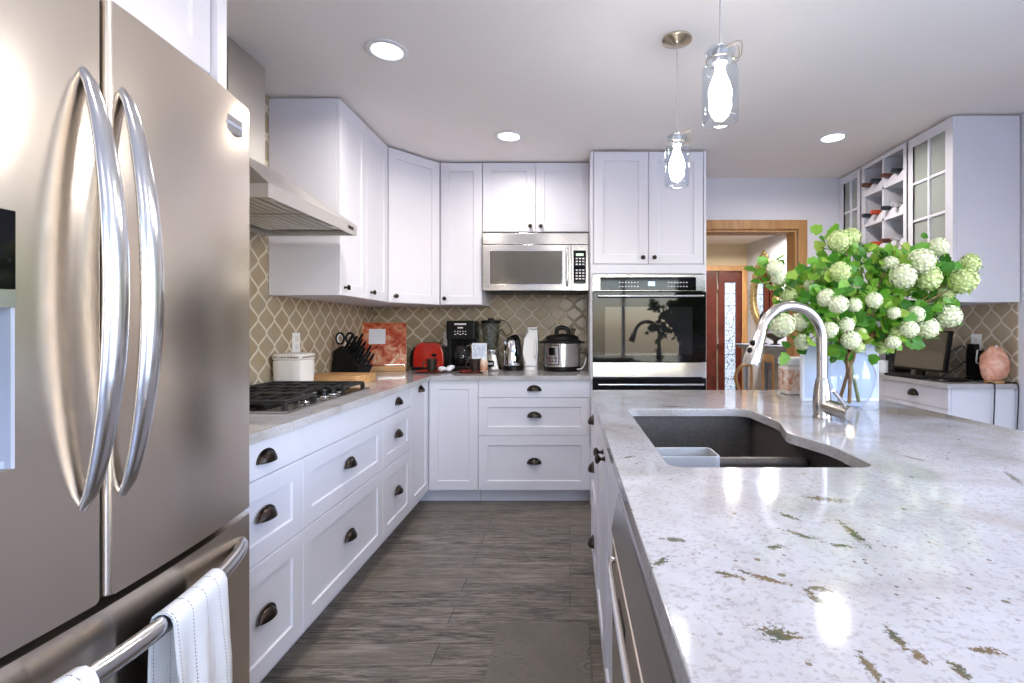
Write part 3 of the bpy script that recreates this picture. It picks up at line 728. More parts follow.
# island cabinets (fronts face the aisle)
IF = .109; IG = 'white cabinets of the island'
cabinet('island_cabinet', 'white three-drawer island cabinet at the far end of the aisle side', 'cabinet', 'W', IF, 2.025, .50, .60, .10, .857,
        [('drawer', 0, .50, .70, .855, 'slab', [('cup', .26, .78)]), ('drawer', 0, .50, .38, .70, 'shaker', [('cup', .26, .56)]), ('drawer', 0, .50, .10, .38, 'shaker', [('cup', .26, .215)])], 1, IG)
def sink_body(t_):
    b = MB(); b.box(IF+TH+.001, IF+.60, 1.11, 2.024, .10, .62); b.box(IF+TH+.001, IF+.045, 1.11, 2.024, .62, .857)
    b.build('body', M_['white'], t_, smooth=False)
cabinet('sink_cabinet', 'white two-door island cabinet below the sink', 'cabinet', 'W', IF, 1.10, .925, .60, .10, .857,
        [('door', 0, .4625, .10, .855, 'shaker', [('knob', .42, .80)]), ('door', .4625, .925, .10, .855, 'shaker', [('knob', .505, .80)])], 1, IG, sink_body)
t_ = thing('kitchen_island', 'white panelled back and near end of the island under the slab', 'island', (1.0, 1.3, 0))
MB().box(IF, IF+.60, IY0+.02, .482, 0, .857, .002).build('end_panel', M_['white'], t_)
MB().prism([(1.0, IY0+.02), (1.02, IY0+.02), (1.02, 2.525), (.712, 2.525), (.712, 2.527-.02), (1.0, 2.507)], 0, .857).build('back_panel', M_['white'], t_, smooth=False)
# dishwasher
t_ = thing('dishwasher', 'stainless dishwasher built into the island near the camera', 'dishwasher', (.4, .79, 0))
MB().box(.16, .70, .50, 1.08, .10, .85, .003).build('body', M_['grey_plastic'], t_)
MB().prism([(.158, .11), (.104, .11), (.094, .13), (.094, .735), (.104, .742), (.158, .742)], .492, 1.092, 'y', .003).build('door', M_['fridge_steel'], t_)
MB().prism([(.158, .746), (.100, .746), (.092, .758), (.106, .835), (.120, .850), (.158, .850)], .492, 1.092, 'y', .003).build('control_panel', M_['steel'], t_)
MB().tube(smooth_path([(.096, .53, .705), (.084, .545, .705), (.081, .79, .705), (.084, 1.035, .705), (.096, 1.05, .705)]), .006, 10).build('handle', M_['handle_steel'], t_)
MB().box(.0925, .0945, .84, .94, .635, .685, .0006).build('badge', M_['black_gloss'], t_)
MB().box(.18, .70, .50, 1.08, 0, .095).build('toe_kick', M_['black_plastic'], t_)

# ---------------------------------------------------------------- refrigerator
t_ = thing('refrigerator', 'stainless french-door refrigerator with bottom freezer drawer', 'refrigerator', (-1.2, .84, 0))
YC, HWD = .842, .452
def bow(y): return -.842+.043*(1-((y-YC)/HWD)**2)
def doorpoly(a, b_, back=-.93, n=18):
    pts = [(back, a)]
    r = .012
    for i in range(n+1):
        y = a+(b_-a)*i/n; x = bow(y)
        e = min(y-a, b_-y)
        if e < r: x -= r-math.sqrt(max(0, r*r-(r-e)**2))
        pts.append((x, y))
    # refine the rounded edges
    fine = [(back, a)]
    ys = [a+r*(1-math.cos(PI/2*k/5)) for k in range(6)]+[a+r+(b_-a-2*r)*k/n for k in range(1, n)]+[b_-r*(1-math.cos(PI/2*k/5)) for k in range(5, -1, -1)]
    for y in ys:
        e = min(y-a, b_-y); x = bow(y)
        if e < r: x -= r-math.sqrt(max(0, r*r-(r-e)**2))
        fine.append((x, y))
    fine.append((back, b_)); return fine
MB().box(-1.58, -.935, .392, 1.292, .03, 1.765, .004).build('body', M_['grey_plastic'], t_)
YS = .843
dl = MB().prism(doorpoly(.39, YS-.0035), .737, 1.775, 'z', .004).build('door', M_['fridge_steel'], t_)
carve(dl, MB().box(-.90, -.70, .47, .708, 1.0, 1.372))
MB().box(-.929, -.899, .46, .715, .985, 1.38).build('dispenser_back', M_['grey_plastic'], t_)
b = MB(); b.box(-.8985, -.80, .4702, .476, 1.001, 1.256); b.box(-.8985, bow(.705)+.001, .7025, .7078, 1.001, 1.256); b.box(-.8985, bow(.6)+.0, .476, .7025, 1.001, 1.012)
b.build('dispenser_recess', M_['grey_plastic'], t_, label='grey dispenser recess with blue reflected light in its colour')
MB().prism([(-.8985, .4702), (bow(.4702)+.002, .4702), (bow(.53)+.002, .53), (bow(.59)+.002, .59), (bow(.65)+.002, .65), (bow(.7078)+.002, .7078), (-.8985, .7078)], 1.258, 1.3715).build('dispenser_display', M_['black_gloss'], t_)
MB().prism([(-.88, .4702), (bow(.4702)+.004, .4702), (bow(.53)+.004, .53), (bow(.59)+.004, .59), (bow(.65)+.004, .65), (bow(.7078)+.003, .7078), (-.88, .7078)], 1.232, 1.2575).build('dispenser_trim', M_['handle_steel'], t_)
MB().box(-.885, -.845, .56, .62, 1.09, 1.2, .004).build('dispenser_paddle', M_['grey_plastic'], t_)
MB().prism(doorpoly(YS+.0035, 1.294), .737, 1.775, 'z', .004).build('door', M_['fridge_steel'], t_)
fz = MB().prism(doorpoly(.39, 1.294), .10, .722, 'z', .006).build('freezer_drawer', M_['fridge_steel'], t_)
MB().box(-.928, -.812, YS-.0022, YS+.0022, .74, 1.77).build('gap_shade_strip', M_['rubber'], t_)  # black strip standing in for the shade in the door gap
MB().box(-1.5, -.95, .40, 1.285, 0, .09).build('base_grille', M_['black_plastic'], t_)
def true_normals(o):
    # exact normals of the bowed front, so the carved door reflects evenly
    me = o.data; ns = [Vector(c.vector) for c in me.corner_normals]
    for p in me.polygons:
        if p.normal.x < .6: continue
        for li in p.loop_indices:
            v = me.vertices[me.loops[li].vertex_index].co+WORLD[t_.name]
            if abs(v.x-bow(v.y)) < .0016: ns[li] = Vector((1, 2*.043*(v.y-YC)/HWD**2, 0)).normalized()
    me.normals_split_custom_set(ns)
    o.modifiers.clear()
true_normals(dl)
def arc_handle(y, z0, z1, xs, bulge):
    n = 28; pts = []; rs = []
    for i in range(n+1):
        s = i/n; e = math.sin(PI*s)**.62
        pts.append((xs+bulge*e, y, z0+(z1-z0)*s)); rs.append(.009+.0125*math.sin(PI*s)**.6)
    return MB().tube(pts, rs, 14, .62, up=(0, 1, 0))
for y in (YS-.036, YS+.034): arc_handle(y, .905, 1.63, bow(y)-.004, .056).build('door_handle', M_['handle_steel'], t_)
def fbar(y):
    s = (y-.44)/(1.24-.44); e = math.sin(PI*max(0, min(1, s)))**.55
    return bow(y)-.004+.060*e
n = 36; ys = [.44+.80*(1-math.cos(PI*i/n))/2 for i in range(n+1)]
MB().tube([(fbar(y), y, .66) for y in ys], .0145, 14, 1.25, up=(1, 0, 0)).build('freezer_handle', M_['handle_steel'], t_)
yb = 1.20; b = MB(); b.box(bow(yb)-.004, bow(yb)+.0035, 1.168, 1.232, 1.682, 1.722, .0015); b.build('badge', M_['chrome'], t_, Matrix.Translation((0, 0, 0)))
b = MB(); b.box(bow(yb)+.0036, bow(yb)+.0046, 1.174, 1.226, 1.698, 1.706); b.build('badge_stripe', M_['grey_plastic'], t_)
# towels on the freezer handle
def towel(label, ya, yb_, zb_front, zb_back, flare=.02, seed=1):
    rnd = random.Random(seed); ph = rnd.random()*6
    R = .0195
    def f(u, v, th):
        # v: 0 = back bottom, .4.. over bar, 1 = front bottom
        yc = (ya+yb_)/2; 
        Lb, Lf = .66-zb_back, .66-zb_front; A = PI*R; tot = Lb+A+Lf; s = v*tot
        if s < Lb: dx = -R; z = zb_back+s; drop = Lb-s; side = -1
        elif s < Lb+A: q = (s-Lb)/R; dx = -R*math.cos(q); z = .66+R*math.sin(q)*1.05; drop = 0; side = 0
        else: dx = R; drop = s-Lb-A; z = .66-drop; side = 1
        k = 1+flare*8*drop
        y = yc+(u-.5)*(yb_-ya)*k
        w_ = .006*math.sin(u*15+ph+drop*3)*min(1, drop*8)*side
        r_ = th*(1 if side >= 0 else -1)
        xo = fbar(max(.46, min(1.22, yc+(u-.5)*(yb_-ya))))
        n_ = Vector((dx, 0, (z-.66) if side == 0 else 0)).normalized()*th
        if side == -1: w_ = max(w_, -.0)*.3
        return (xo+dx+w_*(1 if side else 0)+n_.x+(.012*min(1, drop*6) if side == 1 else 0), y, z+n_.z)
    B = MB(); NU, NV = 30, 60
    vs_ = []; fs = []
    for th in (0, .005):
        for j in range(NV+1):
            for i in range(NU+1): vs_.append(f(i/NU, j/NV, th))
    S = (NU+1)*(NV+1); W1 = NU+1
    for o_ in (0, S):
        for j in range(NV):
            for i in range(NU): fs.append((o_+j*W1+i, o_+j*W1+i+1, o_+(j+1)*W1+i+1, o_+(j+1)*W1+i))
    for i in range(NU): fs += [(i, i+1, S+i+1, S+i), (NV*W1+i, NV*W1+i+1, S+NV*W1+i+1, S+NV*W1+i)]
    for j in range(NV): fs += [(j*W1, (j+1)*W1, S+(j+1)*W1, S+j*W1), (j*W1+NU, (j+1)*W1+NU, S+(j+1)*W1+NU, S+j*W1+NU)]
    B._add(vs_, fs)
    tag(B.build('dish_towel', M_['towel_cloth'], loc=(-.75, (ya+yb_)/2, .66), ang=80), label, 'towel', 'dish towels on the freezer handle')
towel('white dish towel with dashed stripes hanging from the far half of the freezer handle', .895, 1.06, .30, .38, .05, 3)
towel('white dish towel at the bottom left corner on the near half of the freezer handle', .57, .752, .28, .36, .03, 5)

# ---------------------------------------------------------------- range hood
t_ = thing('range_hood', 'stainless wall-mounted chimney range hood above the gas cooktop', 'range hood', (-1.4, 2.17, 1.7))
HX, HY0, HY1, HZ = -1.11, 1.805, 2.555, 1.69
b = MB(); xw = WX+.009
zt = HZ+.052; cx1, cy0, cy1, cz = -1.40, 2.02, 2.33, 1.955
b._add([(xw, HY0, zt), (HX, HY0, zt), (HX, HY1, zt), (xw, HY1, zt), (xw, cy0, cz), (cx1, cy0, cz), (cx1, cy1, cz), (xw, cy1, cz)],
       [(0, 1, 5, 4), (1, 2, 6, 5), (2, 3, 7, 6), (3, 0, 4, 7), (4, 5, 6, 7), (0, 3, 2, 1)])
b.build('canopy', M_['hood_steel'], t_, smooth=False)
b = MB(); b.box(HX-.012, HX, HY0, HY1, HZ, zt, .001); b.box(xw, HX-.012, HY0, HY0+.012, HZ, zt, .001); b.box(xw, HX-.012, HY1-.012, HY1, HZ, zt, .001); b.box(xw, xw+.02, HY0+.012, HY1-.012, HZ, zt)
b.build('rim', M_['hood_steel'], t_)
b = MB()
for k in range(2):
    a = HY0+.03+k*.36; b.box(xw+.04, HX-.06, a, a+.33, zt-.026, zt-.016, .002)
    for i in range(10): b.box(xw+.06+i*.038, xw+.075+i*.038, a+.015, a+.315, zt-.030, zt-.026)
b.box(xw+.02, HX-.012, HY0+.012, HY1-.012, zt-.016, zt-.002)
b.build('filter', M_['hood_steel'], t_)
for y in (HY0+.12, HY1-.12): MB().lathe([(0, 0), (.02, 0), (.024, .004), (.024, .012), (0, .012)], (HX-.05, y, zt-.034), 16).build('hood_lamp', M_['chrome'], t_)
MB().box(xw, -1.44, 2.065, 2.315, cz-.02, ZT-.003, .001).build('chimney', M_['hood_steel'], t_)
MB().box(HX-.0005, HX+.002, HY1-.10, HY1-.045, HZ+.02, HZ+.036, .0005).build('switch', M_['black_plastic'], t_)

# ---------------------------------------------------------------- cooktop
t_ = thing('gas_cooktop', 'black and stainless five-burner gas cooktop set in the left counter', 'cooktop', (-1.3, 2.2, ZC))
kx0, kx1, ky0, ky1 = -1.555, -1.05, 1.82, 2.58
MB().box(kx0, kx1, ky0, ky1, ZC+.0005, ZC+.010, .004).build('cooktop_tray', M_['steel'], t_)
MB().box(kx0+.02, kx1-.10, ky0+.02, ky1-.02, ZC+.010, ZC+.013, .001).build('cooktop_surface', M_['black_gloss'], t_)
for (x, y, r) in ((-1.43, 1.97, .04), (-1.22, 1.97, .035), (-1.33, 2.2, .055), (-1.43, 2.43, .035), (-1.22, 2.43, .04)):
    bn = MB().lathe([(0, .028), (r*.7, .028), (r*.75, .022), (r, .020), (r, .012), (r*1.2, .010), (r*1.2, .004), (0, .004)], (x, y, ZC+.010), 20).build('burner', M_['dark_iron'], t_)
for k in range(3):
    a = ky0+.025+k*.2405; c_ = a+.232; xe = kx1-.03 if k != 1 else kx1-.12; b = MB(); z = ZC+.046; w_ = .007
    xs = kx0+.02
    for x in [xs, (xs+xe)/2, xe]: b.box(x-w_, x+w_, a, c_, z-.014, z, .003)
    for y in (a+w_, (a+c_)/2, c_-w_): b.box(xs, xe, y-w_, y+w_, z-.014, z, .003)
    nb = 5
    for i in range(nb):
        x = xs+(xe-xs)*(i+.5)/nb; b.box(x-.005, x+.005, a+.01, a+.085, z-.012, z, .002); b.box(x-.005, x+.005, c_-.085, c_-.01, z-.012, z, .002)
    for x in (xs, xe):
        for y in (a+w_, c_-w_): b.box(x-.008, x+.008, y-.008, y+.008, ZC+.0135 if x < -1.2 and k != 9 else ZC+.0105, z-.012)
    b.build('grate', M_['dark_iron'], t_)
for i in range(5):
    y = 2.035+i*.082
    kb = MB().lathe([(.020, 0), (.022, .004), (.018, .008), (.016, .026), (.013, .030), (0, .031)], (kx1-.055, y, ZC+.0105), 18).build('knob', M_['black_plastic'], t_)
    MB().lathe([(.0225, .001), (.0245, .002), (.0225, .0075), (.0205, .0075)], (kx1-.055, y, ZC+.0105), 18).box(kx1-.057, kx1-.053, y-.012, y+.012, ZC+.0415, ZC+.0435).build('knob_ring', M_['chrome'], kb)

# ---------------------------------------------------------------- microwave
t_ = thing('microwave', 'stainless over-the-range microwave with a black keypad', 'microwave', (-.25, 3.8, 1.485))
mx0, mx1, my, mz0, mz1 = -.636, .136, 3.56, 1.487, 1.905
MB().box(mx0, mx1, my+.03, WB-.015, mz0, mz1, .003).build('body', M_['black_plastic'], t_)
MB().box(mx0, mx1, my, my+.03, mz1-.082, mz1, .003).build('vent_strip', M_['steel'], t_)
xd = (571-VX)*my/F
dr = MB().box(mx0, xd, my, my+.03, mz0, mz1-.085, .003).build('door', M_['steel'], t_)
wx0, wx1, wz0, wz1 = (490-VX)*my/F, (562-VX)*my/F, H-(284-VY)*my/F, H-(251-VY)*my/F
b = MB(); b.box(wx0-.006, wx1+.006, my-.0015, my, wz0-.006, wz1+.006, .0005); b.build('window_frame', M_['chrome'], dr)
MB().box(wx0, wx1, my-.003, my-.0015, wz0, wz1).build('door_window', M_['mw_window'], dr)
MB().tube(smooth_path([(xd-.028, my-.001, wz0-.01), (xd-.028, my-.030, wz0+.01), (xd-.028, my-.034, (wz0+wz1)/2), (xd-.028, my-.030, wz1-.005), (xd-.028, my-.001, wz1+.015)]), .011, 12).build('handle', M_['handle_steel'], dr)
MB().box(xd+.002, mx1, my, my+.03, mz0, mz1-.085, .003).build('control_panel', M_['steel'], t_)
kx = (573.5-VX)*my/F; kx2 = (586-VX)*my/F
kp = MB().box(kx, kx2, my-.0015, my, wz0, wz1+.004, .0005).build('keypad', M_['black_gloss'], t_)
MB().box(kx+.018, kx2-.018, my-.0022, my-.0015, wz1-.035, wz1-.018).build('display', M_['lcd_green'], kp)
b = MB()
for r in range(8):
    if r == 3: continue
    for q in range(3):
        x = kx+.016+q*.024; z = wz1-.060-r*.021; b.box(x, x+.015, my-.0022, my-.0015, z, z+.010)
b.build('buttons', M_['white_plastic'], kp)
MB().box(mx0+.05, mx1-.05, my+.05, my+.25, mz0-.012, mz0-.001, .003).build('underside_grille', M_['dark_iron'], t_)

# ---------------------------------------------------------------- wall oven
t_ = thing('wall_oven', 'stainless and black glass double wall oven in the tall cabinet', 'oven', (.54, 3.6, .42))
ox0, ox1, oy = (592.5-VX)*FY/F, (705-VX)*FY/F, FY-.018
def OZ(py): return H-(py-VY)*oy/F
MB().box(.165, .910, FY+.012, WB-.03, .42, 1.575).build('body', M_['black_plastic'], t_, smooth=False)
MB().box(ox0, ox1, oy, FY-.001, OZ(291), OZ(274.5), .002).build('control_panel', M_['steel'], t_)
cp = MB().box((600-VX)*oy/F, (696-VX)*oy/F, oy-.002, oy, OZ(290.5), OZ(277), .0005).build('control_glass', M_['black_gloss'], t_)
MB().box((648-VX)*oy/F, (655-VX)*oy/F, oy-.003, oy-.002, OZ(286), OZ(281.5)).build('display', M_['lcd_blue'], cp)
b = MB()
for i in range(7):
    for z in (282, 286): 
        for s in (619, 668): b.box((s+i*3-VX)*oy/F, (s+1.3+i*3-VX)*oy/F, oy-.0028, oy-.002, OZ(z+1), OZ(z))
b.build('buttons', M_['white_plastic'], cp)
dr = MB().box(ox0, ox1, oy-.012, FY-.001, OZ(362), OZ(292), .003).build('door', M_['black_gloss'], t_)
MB().box((605-VX)*oy/F, (692-VX)*oy/F, oy-.0135, oy-.012, OZ(355), OZ(307)).build('door_window', M_['oven_window'], dr)
def obar(z): return MB().tube([((598-VX)*oy/F, oy-.05, z), ((702-VX)*oy/F, oy-.05, z)], .0085, 12).cyl(((604-VX)*oy/F, oy-.012, z), ((604-VX)*oy/F, oy-.05, z), .006).cyl(((696-VX)*oy/F, oy-.012, z), ((696-VX)*oy/F, oy-.05, z), .006)
obar(OZ(296.5)).build('handle', M_['handle_steel'], dr)
MB().box(ox0, ox1, oy-.008, FY-.001, OZ(377), OZ(362.5), .002).build('lower_trim', M_['steel'], t_)
dr = MB().box(ox0, ox1, oy-.012, FY-.001, .43, OZ(378), .003).build('lower_door', M_['black_gloss'], t_)
obar(OZ(384)).build('handle', M_['handle_steel'], dr)

# ---------------------------------------------------------------- faucet
fxc, fyc = (822-VX)*1.74/F, 1.74
t_ = thing('faucet', 'tall brushed-nickel gooseneck pull-down faucet beside the sink', 'faucet', (fxc, fyc, ZC))
MB().lathe([(.030, 0), (.031, .006), (.0275, .014), (.030, .03), (.0305, .06), (.027, .10), (.021, .135), (.0165, .145)], (fxc, fyc, ZC), 24).build('faucet_base', M_['faucet_steel'], t_)
top = ZC+.408; R = .118; zc = top-R-.012; pts = [(fxc, fyc, ZC+.14), (fxc, fyc, ZC+.22)]
for i in range(15): q = PI*i/16; pts.append((fxc-R+R*math.cos(q), fyc-.04*(1-math.cos(q))/2, zc+R*math.sin(q)))
last = Vector(pts[-1]); pts.append(tuple(last+Vector((-.012, -.005, -.035)))); 
MB().tube(smooth_path(pts, 3), .0175, 16).build('spout', M_['faucet_steel'], t_)
e = Vector(pts[-1]); dd_ = Vector((-.36, -.05, -1)).normalized()
hd = MB().tube([e-dd_*.02, e, e+dd_*.03, e+dd_*.08, e+dd_*.10], [.0178, .0205, .025, .0325, .031], 18).build('spray_head', M_['faucet_steel'], t_)
b = MB(); sd = Vector((-.75, -.6, .3)).normalized()
for k in (.030, .058): b.ball(e+dd_*k+sd*(.0225+k*.08), .010, 2, (1, 1, 1.1))
b.build('spray_buttons', M_['black_plastic'], hd)
b = MB(); b.tube([(fxc+.004, fyc-.01, ZC+.045), (fxc+.024, fyc-.05, ZC+.038), (fxc+.046, fyc-.095, ZC+.030)], [.026, .026, .025], 18)
lv = b.build('lever_hub', M_['faucet_steel'], t_)
MB().tube([(fxc+.040, fyc-.080, ZC+.05), (fxc+.010, fyc-.10, ZC+.080), (fxc-.022, fyc-.115, ZC+.112)], [.009, .007, .0075], 12, .7).build('lever', M_['faucet_steel'], lv)

# ---------------------------------------------------------------- pendants
def pendant(x, y, label, power):
    t_ = thing('pendant_light', label, 'pendant light', (x, y, 1.82), 'glass jar pendants over the island')
    MB().lathe([(0, ZT-.028), (.022, ZT-.027), (.028, ZT-.022), (.050, ZT-.014), (.062, ZT-.008), (.064, ZT-.001), (0, ZT-.001)], (x, y, 0), 28).build('canopy', M_['nickel'], t_)
    MB().cyl((x, y, 2.045), (x, y, ZT-.026), .0022, seg=8).build('cord', M_['cap_silver'], t_)
    zt = 2.02
    MB().lathe([(0, zt+.022), (.008, zt+.022), (.014, zt+.012), (.022, zt+.006), (.022, zt-.03), (.018, zt-.034), (0, zt-.034)], (x, y, 0), 18).build('socket', M_['cap_silver'], t_)
    prof = [(.036, zt+.004), (.041, zt-.001), (.041, zt-.016), (.037, zt-.020), (.037, zt-.028), (.042, zt-.034), (.050, zt-.044), (.053, zt-.058), (.053, zt-.195), (.051, zt-.203), (.047, zt-.207)]
    inner = [(r-.003, z) for r, z in prof[::-1]]
    MB().lathe(prof+inner+[prof[0]], (x, y, 0), 32).build('glass_jar', M_['jar_glass'], t_)
    MB().lathe([(0, zt+.010), (.040, zt+.009), (.043, zt+.004), (.040, zt+.002), (0, zt+.002)], (x, y, 0), 28).build('lid', M_['jar_glass'], t_)
    b = MB(); ring = lambda r, z: [(x+r*math.cos(2*PI*i/28), y+r*math.sin(2*PI*i/28), z) for i in range(29)]
    b.tube(ring(.0395, zt-.024), .002, 6, caps=False)
    b.tube(smooth_path([(x+.040, y-.012, zt-.024), (x+.058, y-.013, zt-.012), (x+.056, y-.012, zt+.030), (x+.012, y-.004, zt+.016)], 4), .0017, 6)
    b.tube(smooth_path([(x+.040, y+.012, zt-.024), (x+.058, y+.011, zt-.012), (x+.056, y+.012, zt+.030), (x+.012, y+.004, zt+.016)], 4), .0017, 6)
    b.build('wire_bail', M_['nickel'], t_)
    MB().lathe([(0, zt-.160), (.014, zt-.157), (.026, zt-.147), (.0325, zt-.130), (.0325, zt-.110), (.026, zt-.088), (.017, zt-.066), (.013, zt-.05), (.013, zt-.035), (0, zt-.034)], (x, y, 0), 20).build('bulb', M_['bulb_glow'], t_)
pendant(.444, 1.45, 'glass jar pendant light hanging nearest the camera', 3)
pendant(.456, 2.09, 'smaller-looking glass jar pendant light hanging in front of the tall oven cabinet', 3)

# ---------------------------------------------------------------- floor mat
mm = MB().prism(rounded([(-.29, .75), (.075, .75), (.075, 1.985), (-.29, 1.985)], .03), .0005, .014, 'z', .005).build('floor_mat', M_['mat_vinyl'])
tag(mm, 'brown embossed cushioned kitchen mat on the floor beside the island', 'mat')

# ---------------------------------------------------------------- things on the left and back counter
ZZ = ZC+.0006
# canister
cxx, cyy_ = -1.505, 2.675
t_ = thing('canister', 'white ceramic canister with a patterned lid behind the cooktop', 'canister', (cxx, cyy_, ZZ))
b = MB(); b.lathe([(.070, 0), (.078, .006), (.082, .06), (.084, .14), (.080, .150), (0, .150)], (cxx, cyy_, ZZ), 32, sq=5); b.build('jar_body', M_['ceramic'], t_)
b = MB(); b.lathe([(.083, .151), (.086, .155), (.086, .178), (.080, .184), (.02, .190), (0, .190)], (cxx, cyy_, ZZ), 32, sq=5); ld = b.build('lid', M_['ceramic'], t_)
b = MB()
for s in range(4):
    for i in range(9):
        q = -.066+i*.0165; p = [(q, -.0875), (.0875, q), (q, .0875), (-.0875, q)][s]
        b.ball((cxx+p[0], cyy_+p[1], ZZ+.1665), .0055, 1)
b.build('beading', M_['nickel'], ld)
def outlet(name, label, axis, at, u, z, w_=.074, h_=.118):
    t_ = thing(name, label, 'outlet', (at, u, z) if axis == 'x' else (u, at, z))
    s = 1 if at < 0 else -1
    def bx(B, a, b_, za, zb, d0, d1):
        if axis == 'x': B.box(min(at+s*d0, at+s*d1), max(at+s*d0, at+s*d1), u+a, u+b_, z+za, z+zb, .001)
        else: B.box(u+a, u+b_, at-d1, at-d0, z+za, z+zb, .001)
        return B
    bx(MB(), -w_/2, w_/2, -h_/2, h_/2, 0, .006).build('cover_plate', M_['white_plastic'], t_)
    b = MB()
    for q in (-.024, .024): bx(b, -.016, .016, q-.014, q+.014, .006, .008)
    b.build('socket_face', M_['ceramic'], t_)
    return t_
outlet('wall_outlet', 'white wall outlet on the tile right above the canister', 'x', WX+.0085, 2.86, 1.125)
outlet('wall_outlet', 'white wall outlet on the tile just left of the coffee maker', 'y', WB-.0085, -.995, 1.13, .07)
outlet('wall_outlet', 'white wall outlet on the right wall tile above the salt lamp', 'x', WR-.0085, 3.11, 1.115)
# cutting board
tag(MB().prism(rounded([(-1.56, 2.87), (-1.23, 2.84), (-1.20, 2.93), (-1.21, 3.07), (-1.57, 3.09)], .03), ZZ, ZZ+.045, 'z', .006).build('cutting_board', M_['board_wood']), 'thick light wood cutting board lying beyond the cooktop', 'cutting board')
# knife block
kb_loc = Vector((-1.47, 3.27, ZZ))
t_ = thing('knife_block', 'black wedge-shaped knife block full of handles in the corner', 'knife block', kb_loc)
Mk = Matrix.Translation(kb_loc) @ Matrix.Rotation(math.radians(-25), 4, 'Z')
MB().prism([(-.11, 0), (.10, 0), (.145, .07), (-.02, .205), (-.085, .17)], -.06, .06, 'y', .003).build('block', M_['black_plastic'], t_, Mk)
axd = Vector((.62, 0, .78)); kp0 = []
hid = 0
for r in range(4):
    for q in range(3):
        s = r/3; base = Vector((.125-.125*s-.0, -.038+q*.038, .088+.10*s)); L = .085+.02*((r+q) % 2)+.02*s
        B = MB(); B.tube([base-axd*.005, base+axd*.01, base+axd*L*.6, base+axd*L], [.008, .009, .0115, .009], 10, .65, up=(0, 1, 0))
        h_ = B.build('knife_handle', M_['black_plastic'], t_, Mk)
        MB().tube([base-axd*.004, base+axd*.004], [.012, .012], 10, .7, up=(0, 1, 0)).build('bolster', M_['chrome'], h_, Mk)
# scissors with white loops: own thing, stand in the block
sc = Vector((-1.50, 3.29, ZZ+.20))
t2 = thing('scissors', 'black kitchen scissors with a pale round grip standing in the knife block', 'scissors', sc)
b = MB(); 
for s in (-1, 1):
    c_ = sc+Vector((-.01+s*.030, .0, .055)); b.tube([c_+Vector((.026*math.cos(2*PI*i/20), .006*s, .036*math.sin(2*PI*i/20))) for i in range(21)], .0075, 8, caps=False)
b.build('grip', M_['black_plastic'], t2)
b = MB(); c_ = sc+Vector((-.04, 0, .055)); b.tube([c_+Vector((.016*math.cos(2*PI*i/20), -.008, .026*math.sin(2*PI*i/20))) for i in range(4, 17)], .005, 8); b.build('grip_insert', M_['white_plastic'], t2)
MB().box(sc.x-.012, sc.x+.012, sc.y-.003, sc.y+.003, sc.z-.02, sc.z+.028, .001).build('blade', M_['chrome'], t2)
# cookbook on a stand
o_ = Vector((-1.425, 3.72, ZZ)); Mc = Matrix.Translation(o_) @ Matrix.Rotation(math.radians(18), 4, 'Z')
t_ = thing('cookbook_stand', 'dark wood and wire stand holding the cookbook in the corner', 'book stand', o_)
b = MB(); b.box(-.15, .17, -.05, .06, 0, .018, .003); b.box(-.15, .17, -.055, -.045, .016, .04, .002); b.build('base', M_['oak'], t_, Mc)
tilt = Matrix.Rotation(math.radians(-17), 4, 'X')
b = MB(); b.box(-.14, .16, .012, .020, .0, .24, .001); b.build('backrest', M_['dark_wood'], t_, Mc @ Matrix.Translation((0, .005, .022)) @ tilt)
b = MB(); b.tube([(-.14, -.05, .05), (.16, -.05, .05)], .003, 6); b.tube([(-.14, -.05, .02), (-.14, -.05, .05)], .003, 6); b.tube([(.16, -.05, .02), (.16, -.05, .05)], .003, 6); b.build('page_rail', M_['chrome'], t_, Mc)
Mt = Mc @ Matrix.Translation((0, .003, .021)) @ tilt
t2 = thing('cookbook', 'open cookbook with a red and orange food photograph leaning in the corner', 'book', Mc @ Vector((0, 0, .02)))
MB().box(-.155, .175, .002, .011, 0, .365, .001).build('cover', M_['oak'], t2, Mt)
MB().box(-.150, .170, -.004, .0015, .004, .360, .001).build('pages', M_['food_photo'], t2, Mt)
MB().box(-.10, .02, -.0048, -.0042, .19, .31).build('text_panel', M_['paper'], t2, Mt)
# toaster
tx, ty = -1.096, 3.865
t_ = thing('toaster', 'glossy red two-slice toaster with black ends', 'toaster', (tx, ty, ZZ))
pr = [(-.125, .02), (-.13, .05), (-.125, .13), (-.105, .178), (-.07, .198), (.07, .198), (.105, .178), (.125, .13), (.13, .05), (.125, .02)]
MB().prism([(tx+a*.92, ZZ+z) for a, z in pr], ty-.08, ty+.08, 'y', .010).build('body', M_['red_enamel'], t_)
MB().prism([(tx+a*1.18, ZZ+(.02+(z-.02)*.9)) for a, z in pr], ty-.062, ty+.062, 'y', .012).build('end_caps', M_['black_plastic'], t_)
MB().box(tx-.13, tx+.13, ty-.078, ty+.078, ZZ, ZZ+.022, .004).build('base', M_['black_plastic'], t_)
for y in (-.03, .03): MB().box(tx-.075, tx+.075, ty+y-.012, ty+y+.012, ZZ+.1985, ZZ+.2005).build('slot', M_['black_gloss'], t_)
MB().box(tx+.03, tx+.065, ty-.094, ty-.081, ZZ+.10, ZZ+.12, .003).build('lever', M_['black_plastic'], t_)
MB().lathe([(.014, -.081), (.014, -.092), (0, -.093)], (tx+.048, ty, ZZ+.055), 14, 'y').build('dial', M_['chrome'], t_)
